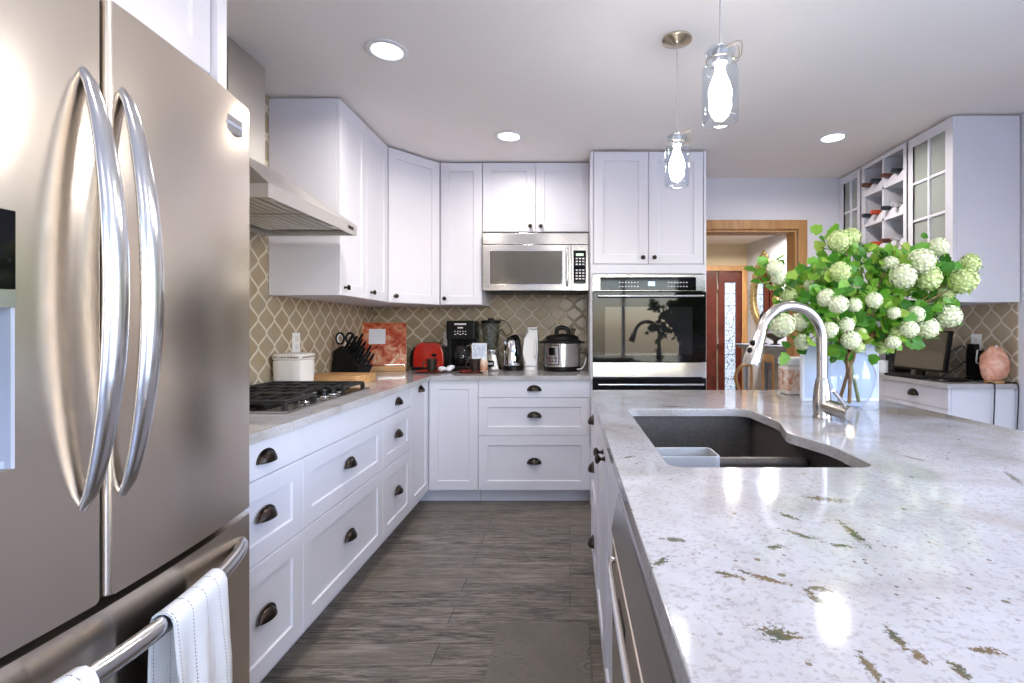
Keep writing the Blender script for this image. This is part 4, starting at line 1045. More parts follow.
# coffee maker
cx_, cy_ = -.835, 3.82
t_ = thing('coffee_maker', 'black drip coffee maker with a glass carafe', 'coffee maker', (cx_, cy_, ZZ))
w_ = .108
b = MB(); b.box(cx_-w_, cx_+w_, cy_-.10, cy_+.12, ZZ, ZZ+.035, .006); b.box(cx_-w_, cx_+w_, cy_+.02, cy_+.12, ZZ+.03, ZZ+.30, .004); b.box(cx_-w_, cx_+w_, cy_-.09, cy_+.12, ZZ+.225, ZZ+.365, .010)
b.box(cx_-w_, cx_-w_+.03, cy_-.06, cy_+.04, ZZ+.03, ZZ+.23, .003)
b.build('housing', M_['black_plastic'], t_)
b = MB(); b.lathe([(0, .040), (.062, .040), (.070, .06), (.072, .11), (.060, .165), (.048, .185), (.046, .187), (.058, .162), (.070, .11), (.068, .062), (.060, .043), (0, .043)], (cx_+.005, cy_-.03, ZZ), 24); cf = b.build('carafe', M_['jar_glass'], t_)
MB().lathe([(0, .0435), (.060, .0435), (.067, .062), (.068, .09), (0, .09)], (cx_+.005, cy_-.03, ZZ), 24).build('coffee', M_['black_gloss'], cf)
MB().lathe([(.050, .183), (.052, .190), (.04, .205), (0, .208)], (cx_+.005, cy_-.03, ZZ), 24).build('carafe_lid', M_['black_plastic'], cf)
MB().tube(smooth_path([(cx_+.045, cy_-.06, ZZ+.18), (cx_+.085, cy_-.095, ZZ+.185), (cx_+.088, cy_-.095, ZZ+.11), (cx_+.055, cy_-.075, ZZ+.07)]), .009, 8).build('carafe_handle', M_['chrome'], cf)
b = MB(); fy_ = cy_-.0905
for i in range(5): b.box(cx_-.045+i*.02, cx_-.033+i*.02, fy_-.001, fy_+.001, ZZ+.262+.006*(i % 2), ZZ+.268+.006*(i % 2)); b.box(cx_-.045+i*.02, cx_-.036+i*.02, fy_-.001, fy_+.001, ZZ+.284, ZZ+.289)
b.box(cx_-.045, cx_+.045, fy_-.001, fy_+.001, ZZ+.334, ZZ+.344); b.box(cx_-.02, cx_+.02, fy_-.001, fy_+.001, ZZ+.308, ZZ+.318)
b.build('control_marks', M_['white_plastic'], t_)
# espresso cups on square red plates, card
PG = 'dark cups on red plates'
for px, lab in ((431, 'in front of the red toaster'), (473, 'in front of the coffee maker')):
    Y = 3.60; x = (px-VX)*Y/F
    t_ = thing('plate', 'small square dark red plate %s' % lab, 'plate', (x, Y, ZZ), 'red square plates')
    MB().lathe([(0, .004), (.06, .004), (.098, .014), (.102, .013), (.070, 0), (0, 0)], (x, Y, ZZ), 32, sq=6).build('dish', M_['red_plate'], t_)
    xc = x+.006*(1 if px < 450 else 2); 
    t2 = thing('cup', 'straight dark brown cup on the red plate %s' % lab, 'cup', (xc, Y, ZZ+.005), 'dark cups')
    MB().lathe([(.026, 0), (.030, .004), (.034, .05), (.037, .095), (.034, .095), (.031, .05), (.028, .010), (0, .009)], (xc, Y, ZZ+.0045), 24).build('cup_body', M_['dark_ceramic'], t2)
    MB().tube(smooth_path([(xc-.030, Y-.008, ZZ+.075), (xc-.055, Y-.02, ZZ+.075), (xc-.055, Y-.02, ZZ+.04), (xc-.030, Y-.008, ZZ+.035)]), .005, 8).build('handle', M_['dark_ceramic'], t2)
Y = 3.60; p = P(479.5, 347, Y)
t_ = thing('photo_card', 'small white printed card propped up in the cup before the blender', 'card', (p.x, Y, ZZ+.1))
Mr = Matrix.Rotation(math.radians(-6), 4, 'X')
B = MB(); B.box(p.x-.054, p.x+.054, Y-.003, Y-.001, ZZ+.1005, ZZ+.215, .0004); B.build('card_sheet', M_['paper'], t_)
MB().box(p.x-.046, p.x+.046, Y-.0042, Y-.0032, ZZ+.115, ZZ+.205).build('card_picture', M_['card_print'], t_)
# napkin bundle and small jar
x = (446-VX)*3.62/F
b = MB(); rnd = random.Random(4)
for i in range(7): b.ball((x+rnd.uniform(-.04, .04), 3.62+rnd.uniform(-.02, .02), ZZ+.018+rnd.uniform(0, .022)), .022, 2, (1.3, 1, .8))
tag(b.build('cloth_napkin', M_['paper'], loc=(x, 3.62, ZZ)), 'crumpled white napkin between the two red plates', 'napkin')
x = (484-VX)*3.60/F
t_ = thing('spice_jar', 'small pink-labelled jar between the dark cup and the blender', 'jar', (x, 3.60, ZZ))
MB().lathe([(.026, 0), (.028, .004), (.028, .085), (.022, .092), (0, .092)], (x, 3.60, ZZ), 18).build('jar_body', M_['wax'], t_)
MB().lathe([(.0285, .015), (.0288, .016), (.0288, .07), (.0285, .071)], (x, 3.60, ZZ), 18).build('label_band', M_['jar_label'], t_)
MB().lathe([(.024, .092), (.024, .108), (0, .109)], (x, 3.60, ZZ), 18).build('lid', M_['white_plastic'], t_)
# blender
bx_, by_ = (491-VX)*3.82/F, 3.82
t_ = thing('blender', 'countertop blender with a clear jug and chrome base', 'blender', (bx_, by_, ZZ))
MB().lathe([(.082, 0), (.085, .01), (.078, .03), (.062, .085), (.055, .115), (.045, .122), (0, .122)], (bx_, by_, ZZ), 24, sq=4).build('motor_base', M_['steel'], t_)
b = MB(); b.box(bx_-.035, bx_+.035, by_-.083, by_-.066, ZZ+.030, ZZ+.075, .004); b.build('button_panel', M_['black_plastic'], t_)
b = MB(); 
for i in range(4): b.box(bx_-.028+i*.015, bx_-.019+i*.015, by_-.086, by_-.083, ZZ+.045, ZZ+.060, .001)
b.build('buttons', M_['white_plastic'], t_)
MB().lathe([(.048, .123), (.052, .130), (.052, .150), (.048, .155), (0, .155)], (bx_, by_, ZZ), 24).build('collar', M_['chrome'], t_)
pf = [(.045, .156), (.050, .165), (.064, .25), (.074, .345)]
MB().lathe(pf+[(r-.004, z) for r, z in pf[::-1]]+[pf[0]], (bx_, by_, ZZ), 24).build('jug', M_['clear_glass'], t_)
MB().lathe([(.076, .346), (.077, .365), (.06, .370), (.025, .372), (.022, .385), (0, .386)], (bx_, by_, ZZ), 24).build('lid', M_['black_plastic'], t_)
MB().tube(smooth_path([(bx_-.071, by_-.01, ZZ+.33), (bx_-.100, by_-.015, ZZ+.325), (bx_-.092, by_-.015, ZZ+.22), (bx_-.058, by_-.01, ZZ+.20)]), .007, 8, 1.4).build('jug_handle', M_['clear_glass'], t_)
cord = smooth_path([P(499, 322, 3.93), P(506, 324, 3.94), P(512, 333, 3.94), P(506, 337, 3.93), P(501, 331, 3.95), P(498, 344, 3.96), P(500, 366, 3.95)], 6)
MB().tube(cord, .0035, 6).build('power_cord', M_['rubber'], t_)
# steel kettle
kx_, ky_ = (513-VX)*3.80/F, 3.80
t_ = thing('electric_kettle', 'dome-shaped stainless electric kettle with a black handle', 'kettle', (kx_, ky_, ZZ))
MB().lathe([(0, 0), (.075, 0), (.078, .008), (.075, .032), (.07, .036), (0, .036)], (kx_, ky_, ZZ), 28).build('power_base', M_['black_plastic'], t_)
MB().lathe([(.070, .037), (.073, .045), (.073, .09), (.068, .15), (.057, .20), (.042, .225), (0, .229)], (kx_-.004, ky_, ZZ), 28).build('kettle_body', M_['chrome'], t_)
MB().lathe([(.045, .224), (.040, .238), (.02, .248), (0, .25)], (kx_-.004, ky_, ZZ), 20).build('lid', M_['black_plastic'], t_)
MB().tube(smooth_path([(kx_-.01, ky_-.01, ZZ+.245), (kx_+.03, ky_-.03, ZZ+.25), (kx_+.052, ky_-.06, ZZ+.20), (kx_+.056, ky_-.075, ZZ+.12), (kx_+.045, ky_-.065, ZZ+.06)]), .0115, 10, 1.3).build('handle', M_['black_plastic'], t_)
MB().tube([(kx_-.045, ky_-.02, ZZ+.19), (kx_-.068, ky_-.03, ZZ+.212)], [.014, .010], 10).build('spout', M_['chrome'], t_)
# white kettle
wx_, wy_ = (531.5-VX)*3.80/F, 3.80
t_ = thing('electric_kettle', 'tall white plastic jug kettle between the steel kettle and pressure cooker', 'kettle', (wx_, wy_, ZZ))
MB().prism([(wx_-.056, ZZ+.03), (wx_+.050, ZZ+.03), (wx_+.054, ZZ+.16), (wx_+.054, ZZ+.305), (wx_-.030, ZZ+.310), (wx_-.050, ZZ+.24), (wx_-.062, ZZ+.13)], wy_-.06, wy_+.06, 'y', .022).build('jug_body', M_['white_plastic'], t_)
MB().lathe([(0, 0), (.054, 0), (.056, .01), (.052, .031), (0, .031)], (wx_-.003, wy_, ZZ), 24).build('power_base', M_['white_plastic'], t_)
MB().tube(smooth_path([(wx_+.030, wy_-.062, ZZ+.23), (wx_+.036, wy_-.085, ZZ+.20), (wx_+.036, wy_-.085, ZZ+.13), (wx_+.030, wy_-.062, ZZ+.09)]), .009, 8).build('handle', M_['white_plastic'], t_)
MB().box(wx_+.026, wx_+.042, wy_-.0625, wy_-.0605, ZZ+.12, ZZ+.22, .0008).build('water_gauge', M_['black_plastic'], t_)
MB().box(wx_-.025, wx_+.048, wy_-.045, wy_+.045, ZZ+.309, ZZ+.320, .004).build('lid', M_['white_plastic'], t_)
# pressure cooker
qx, qy = (562-VX)*3.78/F, 3.78
t_ = thing('pressure_cooker', 'stainless electric pressure cooker with a black lid', 'pressure cooker', (qx, qy, ZZ))
MB().lathe([(0, 0), (.130, 0), (.140, .008), (.141, .032), (0, .033)], (qx, qy, ZZ), 36).build('base', M_['black_plastic'], t_)
MB().lathe([(.139, .033), (.141, .036), (.141, .195), (.139, .198)], (qx, qy, ZZ), 40).build('housing', M_['steel'], t_)
MB().lathe([(.146, .199), (.152, .204), (.150, .216), (.13, .225), (.125, .245), (.085, .262), (0, .268)], (qx, qy, ZZ), 36).build('lid', M_['black_plastic'], t_)
b = MB(); b.tube(smooth_path([(qx-.045, qy, ZZ+.262), (qx-.035, qy, ZZ+.300), (qx, qy, ZZ+.312), (qx+.04, qy, ZZ+.297), (qx+.055, qy, ZZ+.262)]), .016, 10, 1.5); b.build('lid_handle', M_['black_plastic'], t_)
b = MB(); b.lathe([(.012, .258), (.012, .285), (.020, .288), (.020, .300), (.014, .306), (0, .307)], (qx+.085, qy-.01, ZZ), 14); b.build('steam_valve', M_['dark_wood'], t_)
for s in (-1, 1): MB().box(qx+s*.158-.018, qx+s*.158+.018, qy-.03, qy+.03, ZZ+.195, ZZ+.213, .006).build('side_handle', M_['black_plastic'], t_)
def curvp(B, a0, a1, z0, z1, r, t0):
    n = 10; vs_ = []
    for i in range(n+1):
        q = a0+(a1-a0)*i/n
        for rr in (r, r+t0):
            for z in (z0, z1): vs_.append((qx+rr*math.sin(q), qy-rr*math.cos(q), z))
    fs = []
    for i in range(n):
        k = i*4; fs += [(k, k+4, k+5, k+1), (k+2, k+3, k+7, k+6), (k, k+2, k+6, k+4), (k+1, k+5, k+7, k+3)]
    fs += [(0, 1, 3, 2), (n*4, n*4+2, n*4+3, n*4+1)]
    B._add(vs_, fs); return B
cp = curvp(MB(), -.95, -.12, ZZ+.048, ZZ+.190, .1412, .004).build('control_panel', M_['black_plastic'], t_)
curvp(MB(), -.90, -.17, ZZ+.054, ZZ+.184, .1453, .001).build('panel_face', M_['handle_steel'], cp)
curvp(MB(), -.72, -.36, ZZ+.115, ZZ+.170, .1464, .0012).build('display', M_['black_gloss'], cp)
b = MB()
for i in range(3):
    for k in (0, 1): curvp(b, -.75+i*.2, -.65+i*.2, ZZ+.068+k*.022, ZZ+.078+k*.022, .1464, .0008)
b.build('panel_buttons', M_['black_plastic'], cp)
MB().tube(smooth_path([P(577, 369.3, 3.62), P(582, 368.6, 3.64), P(585, 363, 3.70), P(586, 358, 3.74)], 5), .004, 8).build('power_cord', M_['white_plastic'], t_, label='white cord end')

for nm, k in (('toaster', 1.07), ('coffee_maker', 1.05), ('electric_kettle', 1.05), ('electric_kettle.001', 1.04), ('pressure_cooker', 1.06), ('blender', 1.05)):
    bpy.data.objects[nm].scale.z = k
# ---------------------------------------------------------------- island things: vase, flowers, board, jar
vx_, vy_ = (849-VX)*1.985/F, 1.985
t_ = thing('glass_vase', 'clear rounded glass vase holding the flowering branches on the island', 'vase', (vx_, vy_, ZZ))
pf = [(0, .0), (.046, .0), (.052, .004), (.058, .016), (.078, .05), (.094, .10), (.094, .14), (.078, .19), (.056, .225), (.052, .25), (.060, .275)]
MB().lathe(pf+[(r-.003, max(z, .012)) for r, z in pf[::-1] if r > .01]+[(0, .012)], (vx_, vy_, ZZ), 36).build('vase_body', M_['jar_glass'], t_)
t2 = (802-VX)*2.15/F; t3 = (879-VX)*2.15/F
t_ = thing('display_board', 'white upright board standing on the island behind the vase', 'board', ((t2+t3)/2, 2.16, ZZ))
MB().box(t2+.012, t3-.004, 2.152, 2.158, ZZ+.012, ZZ+.255, .0005).build('board_panel', M_['board_face'], t_)
b = MB(); b.box(t2, t2+.012, 2.150, 2.172, ZZ, ZZ+.262, .001); b.box(t3-.004, t3, 2.150, 2.172, ZZ, ZZ+.262, .0008); b.box(t2+.012, t3-.004, 2.150, 2.172, ZZ, ZZ+.012, .001); b.box(t2+.012, t3-.004, 2.150, 2.172, ZZ+.255, ZZ+.262, .001); b.box(t2+.05, t3-.05, 2.158, 2.22, ZZ, ZZ+.006); b.build('frame', M_['white'], t_)
jx, jy = (791.5-VX)*2.43/F, 2.40
t_ = thing('glass_jar', 'square glass jar with tan label and white lid on the far island edge', 'jar', (jx, jy, ZZ))
MB().lathe([(.052, 0), (.058, .005), (.060, .03), (.060, .130), (.052, .142), (0, .142)], (jx, jy, ZZ), 32, sq=7).build('jar_body', M_['ceramic'], t_)
MB().lathe([(.0605, .02), (.0608, .021), (.0608, .120), (.0605, .121)], (jx, jy, ZZ), 32, sq=7).build('label_band', M_['jar_label'], t_)
MB().lathe([(.060, .143), (.062, .148), (.062, .170), (.055, .178), (0, .179)], (jx, jy, ZZ), 32, sq=7).build('lid', M_['white_plastic'], t_)

def bloom_mesh(name, mat, seed):
    rnd = random.Random(seed); B = MB()
    B.ball((0, 0, 0), .86, 2)
    N = 90
    for i in range(N):
        zz = 1-2*(i+.5)/N; q = i*2.39996+rnd.uniform(-.15, .15); rr = math.sqrt(1-zz*zz)
        n_ = Vector((rr*math.cos(q), rr*math.sin(q), zz)); c_ = n_*rnd.uniform(.90, .99)
        a = n_.orthogonal().normalized(); b_ = n_.cross(a); ph = rnd.random()*6
        pr = rnd.uniform(.165, .21)
        for k in range(5):
            t0 = ph+k*2*PI/5; dv = a*math.cos(t0)+b_*math.sin(t0); sv = n_.cross(dv)
            t_l = rnd.uniform(.0, .10)
            vs_ = [c_-n_*.02, c_+dv*pr*.55+sv*pr*.42+n_*.05, c_+dv*pr*1.05+sv*pr*.22+n_*t_l, c_+dv*pr*1.05-sv*pr*.22+n_*t_l, c_+dv*pr*.55-sv*pr*.42+n_*.05]
            B._add(vs_, [(0, 1, 2, 3, 4)])
    bm = B.bm; me = bpy.data.meshes.new(name); bm.to_mesh(me); bm.free(); me.materials.append(M_[mat]); me.shade_smooth()
    return me
BW = [bloom_mesh('bloom_white', 'petal_white', 1), bloom_mesh('bloom_white_b', 'petal_white', 2)]
BL = [bloom_mesh('bloom_lime', 'petal_lime', 3), bloom_mesh('bloom_lime_b', 'petal_lime', 4)]
def leaf_into(B, c, d, n_, L):
    d = d.normalized(); s = d.cross(n_).normalized(); n_ = s.cross(d)
    out = [(0, 0), (.10, .26), (.28, .50), (.44, .40), (.56, .36), (.70, .40), (.86, .22), (1.05, 0)]
    mid = [(0, 0), (.30, 0), (.62, 0), (1.05, 0)]
    def pt(u, v, up): return c+d*(u*L)+s*(v*L)+n_*(up*L)
    for sg in (-1, 1):
        ring = [pt(u, v*sg, .16*abs(v)-.12*u*u) for u, v in out]; m_ = pt(.45, 0, -.03)
        vs_ = ring+[m_]
        k = len(ring)
        B._add(vs_, [(i, i+1, k) for i in range(k-1)])
# branches: label, base angle, blooms (px, py, r px, kind, Y)
BR = [
 ('leafy snowball branch reaching farthest left, toward the gold mirror', [(775, 268, 8, 'w', 1.90), (778, 278, 7, 'w', 1.93), (789, 296, 8, 'l', 1.98), (812, 284, 8, 'w', 2.02)]),
 ('snowball branch drooping low on the left, seen through the faucet arch', [(783, 325, 12, 'w', 1.86), (799, 322, 9, 'w', 1.92), (802, 342, 8, 'w', 1.88)]),
 ('tall snowball branch with the lime bloom highest in the bouquet', [(839, 241, 11, 'l', 1.95), (851, 237, 9, 'l', 2.03), (840, 272, 10, 'l', 1.88), (824, 275, 9, 'l', 1.98), (852, 290, 6, 'w', 2.0)]),
 ('snowball branch in front of the vase centre with the most pale blooms', [(826, 298, 9, 'w', 1.83), (838, 304, 9, 'w', 1.80), (854, 305, 7, 'w', 1.85), (829, 330, 8.5, 'w', 1.82)]),
 ('short snowball branch nodding right above the vase rim', [(847, 325, 7.5, 'w', 1.84), (851, 340, 9, 'w', 1.84), (860, 333, 6, 'l', 1.92), (858, 347, 6, 'l', 1.90)]),
 ('upright snowball branch with two small round blooms on bare stalks', [(874, 300, 7.5, 'w', 1.84), (894, 313, 6, 'w', 1.86), (890, 264, 7.5, 'w', 1.95)]),
 ('snowball branch with the cluster of large white blooms right of centre', [(921, 261, 12.5, 'w', 1.92), (903, 276, 12, 'w', 1.88), (928, 278, 12, 'l', 1.95), (938, 247, 9, 'w', 2.02)]),
 ('long snowball branch reaching farthest right across the white cabinet', [(970, 264, 10, 'l', 2.02), (963, 281, 13, 'l', 1.95), (946, 293, 8, 'l', 2.0), (949, 316, 11, 'w', 1.96)]),
 ('snowball branch drooping low on the right in front of the monitor', [(916, 314, 8, 'w', 1.90), (909, 329, 9, 'w', 1.88), (928, 328, 10, 'w', 1.93), (898, 334, 8, 'l', 1.92), (893, 342, 7, 'w', 1.90), (881, 348, 6, 'l', 1.95)]),
]
rnd = random.Random(11)
NB = len(BR)
fill = []
for i in range(800):
    while True:
        a, c_ = rnd.uniform(-1, 1), rnd.uniform(-1, 1)
        if a*a+c_*c_ < 1: break
    px = 872+a*84; py = 298+c_*50-abs(a)*4
    if py > 345 and abs(a) < .35: continue
    if px < 800 and py > 300: continue
    if px > 930 and py > 310: continue
    fill.append((px, py, rnd.uniform(1.93, 2.22)))
cents = [(sum(b[0] for b in bl)/len(bl), sum(b[1] for b in bl)/len(bl)) for _, bl in BR]
assign = [[] for _ in BR]
for f in fill:
    k = min(range(NB), key=lambda i: (cents[i][0]-f[0])**2+(cents[i][1]-f[1])**2); assign[k].append(f)
for bi, (lab, bl) in enumerate(BR):
    q = bi*2.1
    foot = Vector((vx_+.040*math.cos(q), vy_+.040*math.sin(q), ZZ+.02))
    neck = Vector((vx_+.026*math.cos(q+PI)*.6, vy_+.026*math.sin(q+PI)*.6, ZZ+.235))
    t_ = thing('flowering_branch', lab, 'flowers', foot, 'snowball branches in the glass vase')
    W = [P(px, py, Y) for px, py, r, k, Y in bl]
    cen = sum(W, Vector())/len(W); hub = neck.lerp(cen, .55)+Vector((0, .02, .02))
    b = MB(); b.tube(smooth_path([foot, (foot+neck)/2+Vector((.004, 0, 0)), neck, hub], 5), [.0065]*11+[.005]*5 if False else .0068, 8)
    for w_ in W: b.tube(smooth_path([hub, hub.lerp(w_, .5)+Vector((0, .015, -.01)), w_+Vector((0, .012, -.01))], 4), .0026, 6)
    b.build('branch_stem', M_['stem_brown'] if bi % 3 else M_['stem_green'], t_)
    for j, ((px, py, r, k, Y), w_) in enumerate(zip(bl, W)):
        me = (BW if k == 'w' else BL)[(bi+j) % 2]
        o = bpy.data.objects.new('bloom', me); COL.objects.link(o); o.parent = t_
        o.location = w_-foot; R_ = r*Y/F*1.02; o.scale = (R_*1.0, R_, R_*rnd.uniform(.86, 1)); o.rotation_euler = (rnd.random()*6, rnd.random()*6, rnd.random()*6)
        if k == 'l': o['label'] = 'lime green bloom'
    b = MB()
    def put(p):
        d_ = Vector((rnd.gauss(0, 1), rnd.gauss(-.3, .8), rnd.gauss(-.1, .8)))+(p-neck).normalized()*.6
        n_ = Vector((rnd.gauss(0, .6), -1+rnd.gauss(0, .5), .6+rnd.gauss(0, .5)))
        if d_.cross(n_).length < .1: d_ = Vector((1, 0, .2))
        leaf_into(b, p, d_, n_, rnd.uniform(.032, .058))
    for f in assign[bi]: put(P(*f))
    for w_ in W:
        if (w_.z > 1.13):
            for _ in range(10): put(w_+Vector((rnd.uniform(-.05, .05), rnd.uniform(.02, .09), rnd.uniform(-.05, .05))))
    b.build('leaves', M_['leaf'], t_, recalc=False, smooth=False)

# ---------------------------------------------------------------- right counter things
t_ = thing('monitor', 'flat dark computer monitor on the right wall counter behind the flowers', 'monitor', (2.33, 3.27, ZZ))
Mm = Matrix.Translation((2.315, 3.275, ZZ+.045)) @ Matrix.Rotation(math.radians(4), 4, 'Z') @ Matrix.Rotation(math.radians(9), 4, 'Y')
MB().box(0, .028, -.22, .22, 0, .265, .004).build('housing', M_['black_plastic'], t_, Mm)
MB().box(-.0015, -.0003, -.208, .208, .014, .253).build('screen', M_['screen'], t_, Mm)
MB().box(.02, .045, -.03, .03, -.04, .12, .003).build('neck', M_['black_plastic'], t_, Mm)
MB().lathe([(0, 0), (.10, 0), (.10, .006), (.03, .012), (0, .012)], (2.37, 3.275, ZZ), 28, sx=.8).build('stand', M_['black_plastic'], t_)
t_ = thing('keyboard', 'low black keyboard on the counter in front of the monitor', 'keyboard', (2.24, 3.22, ZZ))
MB().box(2.19, 2.285, 3.08, 3.42, ZZ, ZZ+.012, .003).build('keyboard_case', M_['black_plastic'], t_)
b = MB()
for i in range(16):
    for k in range(4): b.box(2.196+k*.021, 2.213+k*.021, 3.088+i*.0203, 3.104+i*.0203, ZZ+.012, ZZ+.0165, .001)
b.build('keys', M_['dark_iron'], t_)
tag(MB().lathe([(0, .0), (.10, .0), (.106, .005), (.10, .012), (.06, .016), (0, .017)], (2.33, 3.02, ZZ), 32, sy=.95).build('turntable_pad', M_['black_plastic'], loc=(2.33, 3.02, ZZ)), 'flat black round pad on the right counter before the salt lamp', 'pad')
t_ = thing('speaker', 'small black speaker on the right counter beyond the monitor', 'speaker', (2.42, 3.62, ZZ))
MB().box(2.36, 2.48, 3.56, 3.67, ZZ, ZZ+.20, .006).build('cabinet_box', M_['black_plastic'], t_)
for z, r in ((.06, .04), (.145, .025)): MB().lathe([(r, 0), (r, -.003), (r*.8, -.001), (r*.3, .0), (0, -.004)], (2.36, 3.615, ZZ+z), 20, 'x').build('speaker_cone', M_['dark_iron'], t_)
t_ = thing('mug', 'white mug on the right counter beside the black speaker', 'mug', (2.27, 3.56, ZZ))
MB().lathe([(.030, 0), (.034, .003), (.036, .09), (.033, .09), (.031, .006), (0, .005)], (2.27, 3.56, ZZ), 20).build('mug_body', M_['white_plastic'], t_)
MB().tube(smooth_path([(2.24, 3.545, ZZ+.075), (2.212, 3.53, ZZ+.07), (2.212, 3.53, ZZ+.03), (2.24, 3.545, ZZ+.02)]), .005, 8).build('handle', M_['white_plastic'], t_)
# charger tower and cords
t_ = thing('power_strip_tower', 'black power adapter stack plugged in behind the salt lamp', 'power adapter', (2.545, 3.10, ZZ))
MB().box(2.535, 2.578, 3.05, 3.14, ZZ+.015, ZZ+.185, .005).box(2.50, 2.535, 3.03, 3.09, ZZ+.14, ZZ+.225, .006).build('adapter_body', M_['black_plastic'], t_)
MB().box(2.515, 2.577, 3.04, 3.12, ZZ, ZZ+.0145, .003).build('adapter_foot', M_['black_plastic'], t_)
def cordo(parent, pts, r=.0035, m='rubber'):
    MB().tube(smooth_path(pts, 6), r, 6).build('power_cord', M_[m], parent)
zc_ = ZZ+.004
cordo(t_, [(2.45, 3.30, zc_+.05), (2.53, 3.27, zc_+.15), (2.55, 3.20, zc_+.20), (2.545, 3.145, zc_+.19)])
cordo(t_, [(2.44, 3.22, zc_), (2.50, 3.19, zc_+.05), (2.54, 3.16, zc_+.10), (2.54, 3.145, zc_+.10)])
cordo(t_, [(2.53, 3.04, zc_+.19), (2.50, 3.01, zc_+.16), (2.505, 3.02, zc_+.11), (2.53, 3.035, zc_+.10)], .005, 'white_plastic')
# salt lamp
sx_, sy_ = 2.496, 2.885
t_ = thing('salt_lamp', 'pink rock salt lamp on the right counter end', 'lamp', (sx_, sy_, ZZ))
b = MB(); bmesh.ops.create_icosphere(b.bm, subdivisions=4, radius=1)
from mathutils import noise as mn
for v in b.bm.verts:
    p = v.co.copy(); k = 1+.16*mn.noise(p*1.6+Vector((3, 1, 5)))+.06*mn.noise(p*4)
    zz = p.z; fx = .078*(1-.16*max(0, zz)); v.co = Vector((p.x*fx*k, p.y*.052*k, max(-.093, min(.108, zz*.112*k))))
b.build('salt_rock', M_['salt'], t_, Matrix.Translation((sx_, sy_, ZZ+.109)), ang=22)
MB().lathe([(0, 0), (.046, 0), (.048, .004), (.046, .0155), (0, .0155)], (sx_, sy_, ZZ), 24).build('base', M_['oak'], t_)
MB().ball((sx_+.01, sy_-.005, ZZ+.216), .007, 2).build('socket_tip', M_['white_plastic'], t_)
cordo(t_, [(2.44, 2.86, zc_), (2.447, 2.835, zc_+.001), (2.447, 2.822, zc_-.015), (2.445, 2.822, .80), (2.44, 2.824, .55), (2.45, 2.823, .2), (2.46, 2.815, .006)])
cordo(t_, [(2.555, 2.90, zc_), (2.575, 2.85, zc_+.001), (2.58, 2.822, zc_-.006), (2.583, 2.822, .80), (2.575, 2.823, .6), (2.57, 2.823, .3), (2.56, 2.815, .006)])

# ---------------------------------------------------------------- hall furnishings
# direction of the angled side wall
a_ = Vector((2.55, HB, 0)); b__ = Vector((3.22, WB+.15, 0)); wdir = (b__-a_).normalized(); wn_ = Vector((wdir.y, -wdir.x, 0)); 
if wn_.x > 0: wn_ = -wn_
def onwall(s, off, z): return a_+wdir*s+wn_*off+Vector((0, 0, z))
s0 = .45; Mw2 = Matrix(((wdir.x, wn_.x, 0, (onwall(s0, .004, 0)).x), (wdir.y, wn_.y, 0, (onwall(s0, .004, 0)).y), (0, 0, 1, 0), (0, 0, 0, 1)))
t_ = thing('wall_mirror', 'ornate gold framed mirror on the hall side wall', 'mirror', onwall(s0, .02, 1.7))
ell = lambda k, n=40: [(k*.27*math.cos(2*PI*i/n), k*.40*math.sin(2*PI*i/n)) for i in range(n+1)]
b = MB(); b.tube([(x, .025, 1.66+z) for x, z in ell(1)], .042, 10, .6, caps=False); b.tube([(x, .035, 1.66+z) for x, z in ell(.88)], .014, 8, caps=False)
rn = random.Random(8)
for i in range(34):
    q = 2*PI*i/34; b.ball((.29*math.cos(q), .035, 1.66+.42*math.sin(q)), .03+.012*rn.random(), 2, (1, .6, 1))
for (x, z, r) in ((0, 2.15, .075), (-.09, 2.11, .055), (.09, 2.11, .055), (-.15, 2.06, .045), (.15, 2.06, .045), (0, 2.23, .05), (-.05, 2.19, .04), (.05, 2.19, .04), (0, 1.22, .06), (.07, 1.24, .04), (-.07, 1.24, .04)): b.ball((x, .035, z), r, 2, (1, .5, 1))
b.build('frame', M_['gold'], t_, Mw2)
b = MB(); b.prism([(x, 1.66+z) for x, z in ell(.95)[:-1]], .004, .014, 'y'); b.build('mirror_glass', M_['mirror_glass'], t_, Mw2)
t_ = thing('console_table', 'blue-grey console table below the gold mirror in the hall', 'table', onwall(1.1, .2, 0))
Mt2 = Matrix(((wdir.x, wn_.x, 0, (onwall(1.1, .01, 0)).x), (wdir.y, wn_.y, 0, (onwall(1.1, .01, 0)).y), (0, 0, 1, 0), (0, 0, 0, 1)))
MB().box(-.65, .65, 0, .42, .96, 1.0, .006).box(-.68, .68, 0, .44, 1.0, 1.02, .006).build('tabletop', M_['blue_grey'], t_, Mt2)
MB().box(-.60, .60, .03, .38, .80, .96, .003).build('apron', M_['blue_grey'], t_, Mt2)
for x in (-.57, .57):
    for y in (.05, .36): MB().tube([(x, y, 0), (x, y, .1), (x, y, .4), (x, y, .7), (x, y, .8)], [.018, .03, .022, .03, .033], 12).build('leg', M_['blue_grey'], t_, Mt2)
MB().box(-.58, .58, .04, .37, .18, .21, .003).build('lower_shelf', M_['dark_wood'], t_, Mt2)
f0 = Mt2 @ Vector((-.28, .30, 1.0205))
t_ = thing('figurine', 'black sculpted figurine on the hall console table', 'figurine', f0)
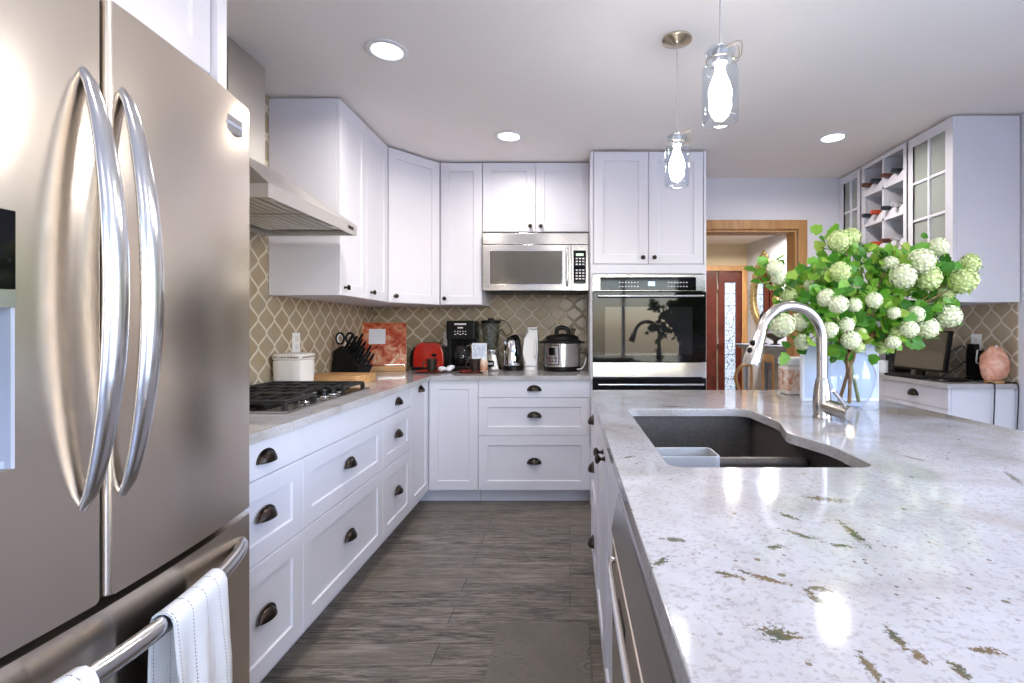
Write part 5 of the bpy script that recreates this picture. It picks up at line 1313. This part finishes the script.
MB().lathe([(.06, 0), (.065, .01), (.03, .03), (.05, .10), (.065, .16), (.03, .23), (.022, .27), (.045, .31), (.035, .36), (.012, .40), (0, .43)], f0, 20, sx=.9).tube([f0+Vector((.03, 0, .18)), f0+Vector((.11, -.02, .23)), f0+Vector((.09, -.02, .31))], [.02, .014, .01], 8).build('statue', M_['black_plastic'], t_)
f0 = Mt2 @ Vector((-.02, .30, 1.0205))
t_ = thing('decor_bowl', 'brown footed bowl on the hall console table beside the figurine', 'bowl', f0)
MB().lathe([(.05, 0), (.05, .008), (.02, .02), (.03, .05), (.10, .09), (.115, .14), (.105, .14), (.09, .10), (0, .07)], f0, 24).build('bowl_body', M_['dark_wood'], t_)
# wooden chair beyond the island
cx_, cy_ = 1.70, 4.75; co = Vector((cx_, cy_, 0))
t_ = thing('dining_chair', 'brown wooden armchair with a curved back beyond the doorway', 'chair', co)
MB().prism(rounded([(cx_-.20, cy_-.20), (cx_+.20, cy_-.20), (cx_+.22, cy_+.22), (cx_-.22, cy_+.22)], .04), .44, .475, 'z', .008).build('seat', M_['chair_wood'], t_)
for x, y, h_ in ((-.18, -.18, .66), (.18, -.18, .44), (-.19, .19, .44), (.19, .19, .44)):
    MB().tube([co+Vector((x, y, 0)), co+Vector((x, y, .25)), co+Vector((x, y, .44))], [.014, .022, .018], 10).build('leg', M_['chair_wood'], t_)
b = MB()
b.tube(smooth_path([co+Vector((-.03, -.20, .93)), co+Vector((.08, -.225, .945)), co+Vector((.19, -.20, .93))], 6), .038, 10, .3, up=(0, 0, 1))
for x in (-.02, .085, .18): b.tube([co+Vector((x, -.19, .475)), co+Vector((x, -.215, .70)), co+Vector((x, -.21, .92))], .013, 8)
b.build('backrest', M_['chair_wood'], t_)
b = MB(); b.tube(smooth_path([co+Vector((-.03, -.20, .88)), co+Vector((-.12, -.21, .86)), co+Vector((-.165, -.21, .76)), co+Vector((-.13, -.20, .64)), co+Vector((-.10, -.19, .475))], 6), .018, 10); b.build('arm', M_['chair_wood'], t_)
